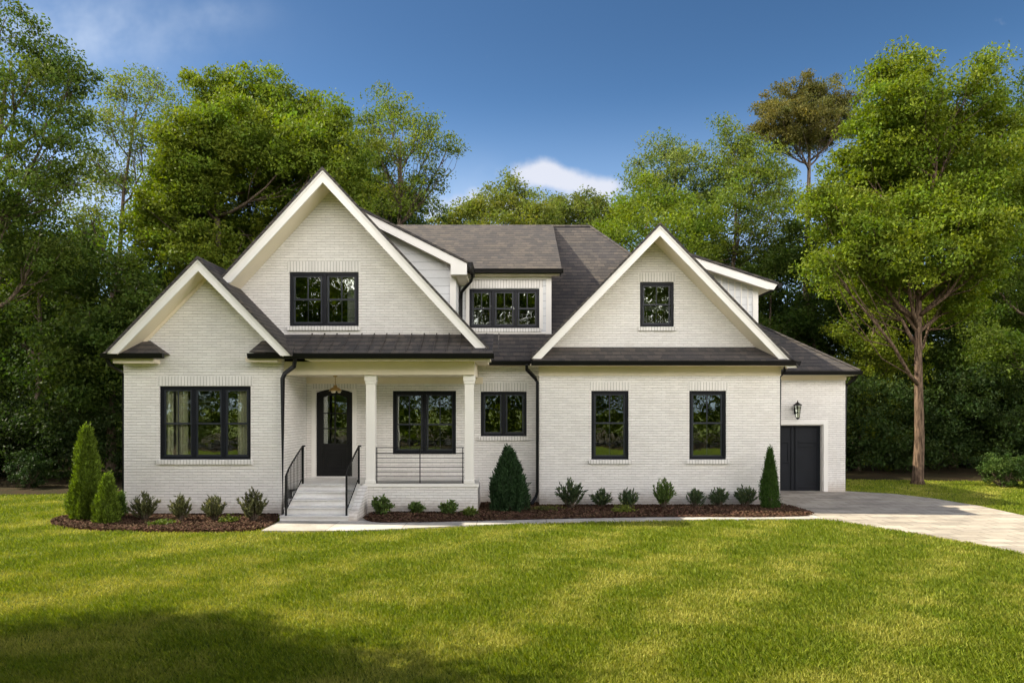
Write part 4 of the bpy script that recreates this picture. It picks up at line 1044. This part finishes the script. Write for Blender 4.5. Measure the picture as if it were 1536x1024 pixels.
# railings
def bar(m, a, b, r=.011): m.tube([a, b], r, 4, .5)
t = MB(); yrl = YP+.06
xa_, xb_ = PX(564, yrl), PX(696, yrl); xmid = (xa_+xb_)/2
for x in (xa_+.02, xmid, xb_-.03): bar(t, (x, yrl, .77), (x, yrl, 1.67), .016)
for z in (1.665, 1.52): bar(t, (xa_, yrl, z), (xb_, yrl, z), .015)
for k in range(6): bar(t, (xa_, yrl, .83+.115*k), (xb_, yrl, .83+.115*k), .010)
t.box(xa_, xb_, yrl-.012, yrl+.012, .775, .80)
t.build('porch_railing', M_black, HO)
def step_rail(x):
    t = MB(); y0, y1 = 17.10, YP+.15
    t.box(x-.02, x+.02, y0-.02, y0+.02, .15, 1.08); t.box(x-.022, x+.022, y1-.02, y1+.02, .745, 1.70)
    top = []
    for i in range(9):
        q = i/8; top.append((x, y0+(y1-y0)*q, 1.08+.62*(q**.8)))
    t.tube(top, .022, 6); t.tube([(x, y1, 1.70), (x+.06, y1+.02, 1.70)], .022, 6)
    low = [(p[0], p[1], .27+(p[1]-y0)*.46) for p in top]; t.tube(low, .014, 6)
    for k in range(1, 12):
        q = k/12; y = y0+(y1-y0)*q; bar(t, (x, y, .27+(y-y0)*.46), (x, y, 1.08+.62*(q**.8)), .009)
    t.build('step_railing', M_black, HO)
step_rail(-5.27); step_rail(-3.86)
# floors inside so nothing shows through
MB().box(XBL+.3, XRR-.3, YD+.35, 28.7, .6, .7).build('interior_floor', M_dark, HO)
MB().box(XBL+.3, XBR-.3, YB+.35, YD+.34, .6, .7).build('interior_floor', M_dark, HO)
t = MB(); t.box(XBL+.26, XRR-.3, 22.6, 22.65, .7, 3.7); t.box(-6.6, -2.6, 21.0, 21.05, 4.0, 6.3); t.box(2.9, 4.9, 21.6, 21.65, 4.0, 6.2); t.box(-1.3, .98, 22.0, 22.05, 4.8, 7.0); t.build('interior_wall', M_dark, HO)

# ------------------------------------------------------------------ curtains, pendant, lantern
def curtain(label, x0, x1, y, folds, z0=1.35, z1=3.3):
    n = folds*8; v = []
    for i in range(n+1):
        q = i/n; x = x0+(x1-x0)*q; yy_ = y+.035*math.sin(q*folds*2*math.pi)+.01*math.sin(q*17)
        v += [(x, yy_, z0), (x+.01*math.sin(q*9), yy_, z1)]
    b = len(v); v += [(p[0], p[1]+.012, p[2]) for p in v]
    f = [(2*i, 2*i+2, 2*i+3, 2*i+1) for i in range(n)]+[(b+2*i, b+2*i+1, b+2*i+3, b+2*i+2) for i in range(n)]
    o = obj('curtain', v, f, M_curtain, origin=((x0+x1)/2, y, z0), smooth=True); tag(o, label, 'curtain', 'curtains behind the triple window')
curtain('pale curtain at the left side of the triple window', PX(246, 18.3), PX(263, 18.3), 18.20, 3)
curtain('pale gathered curtain next to the left window bar', PX(267, 18.3), PX(285, 18.3), 18.20, 4)
curtain('pale curtain at the right side of the triple window', PX(359, 18.3), PX(375, 18.3), 18.20, 3)
pl = (PX(503, 19.2), 19.2, 0)
pend = thing('pendant_lamp', 'small brass pendant lamp hanging before the front door', 'lamp', (pl[0], pl[1], 3.5))
MB().tube([(pl[0], pl[1], 3.5), (pl[0], pl[1], 3.26)], .010, 6).lathe((pl[0], pl[1], 3.47), [(.001, .028), (.06, .028), (.05, 0), (.001, -.01)], 10).build('rod', M_brass, pend)
MB().lathe((pl[0], pl[1], 3.10), [(.001, .16), (.05, .15), (.05, .10), (.10, .085), (.16, .03), (.17, .0), (.12, .01), (.001, .05)], 14).build('lamp_shade', M_brass, pend, smooth=True)
t = MB()
for k in range(3):
    a = k*2.1+.4; t.lathe((pl[0]+.10*math.cos(a), pl[1]+.10*math.sin(a), 3.06), [(.001, .06), (.04, .05), (.05, .02), (.03, -.01), (.001, -.015)], 8)
t.build('bulb', M_glow, pend, smooth=True)
lp = (PX(1196.5, YW-.18), YW-.18, 0)
lan = thing('wall_lantern', 'black carriage lantern on the brick wall above the garage door', 'lantern', (lp[0], YW, 2.5))
z = PZ(628, YW-.18)
t = MB(); t.lathe((lp[0], lp[1], z+.42), [(.001, .16), (.012, .15), (.02, .10), (.135, .02), (.14, 0), (.001, 0)], 8); t.lathe((lp[0], lp[1], z+.02), [(.001, -.05), (.02, -.03), (.06, 0), (.06, .02), (.001, .02)], 8); t.build('cap', M_black, lan)
t = MB()
for k in range(6):
    a = k*math.pi/3+.2; t.tube([(lp[0]+.06*math.cos(a), lp[1]+.06*math.sin(a), z+.04), (lp[0]+.11*math.cos(a), lp[1]+.11*math.sin(a), z+.42)], .008, 4)
for rr, zz in ((.085, z+.2), (.10, z+.34)): t.lathe((lp[0], lp[1], zz), [(rr-.004, -.008), (rr+.006, -.008), (rr+.006, .008), (rr-.004, .008)], 12)
t.build('frame', M_black, lan)
MB().lathe((lp[0], lp[1], z+.04), [(.001, 0), (.052, 0), (.098, .37), (.001, .37)], 12).build('glass', M_glass, lan)
MB().lathe((lp[0], lp[1], z+.06), [(.001, 0), (.016, 0), (.016, .12), (.001, .13)], 8).build('bulb', M_glow, lan)
MB().tube([(lp[0], YW-.001, z+.30), (lp[0], YW-.08, z+.36), (lp[0], YW-.12, z+.45), (lp[0], lp[1], z+.56)], .012, 6).box(lp[0]-.05, lp[0]+.05, YW-.025, YW-.002, z+.15, z+.40).build('bracket', M_black, lan)

for o in bpy.data.objects:
    if '_o' in o: del o['_o']
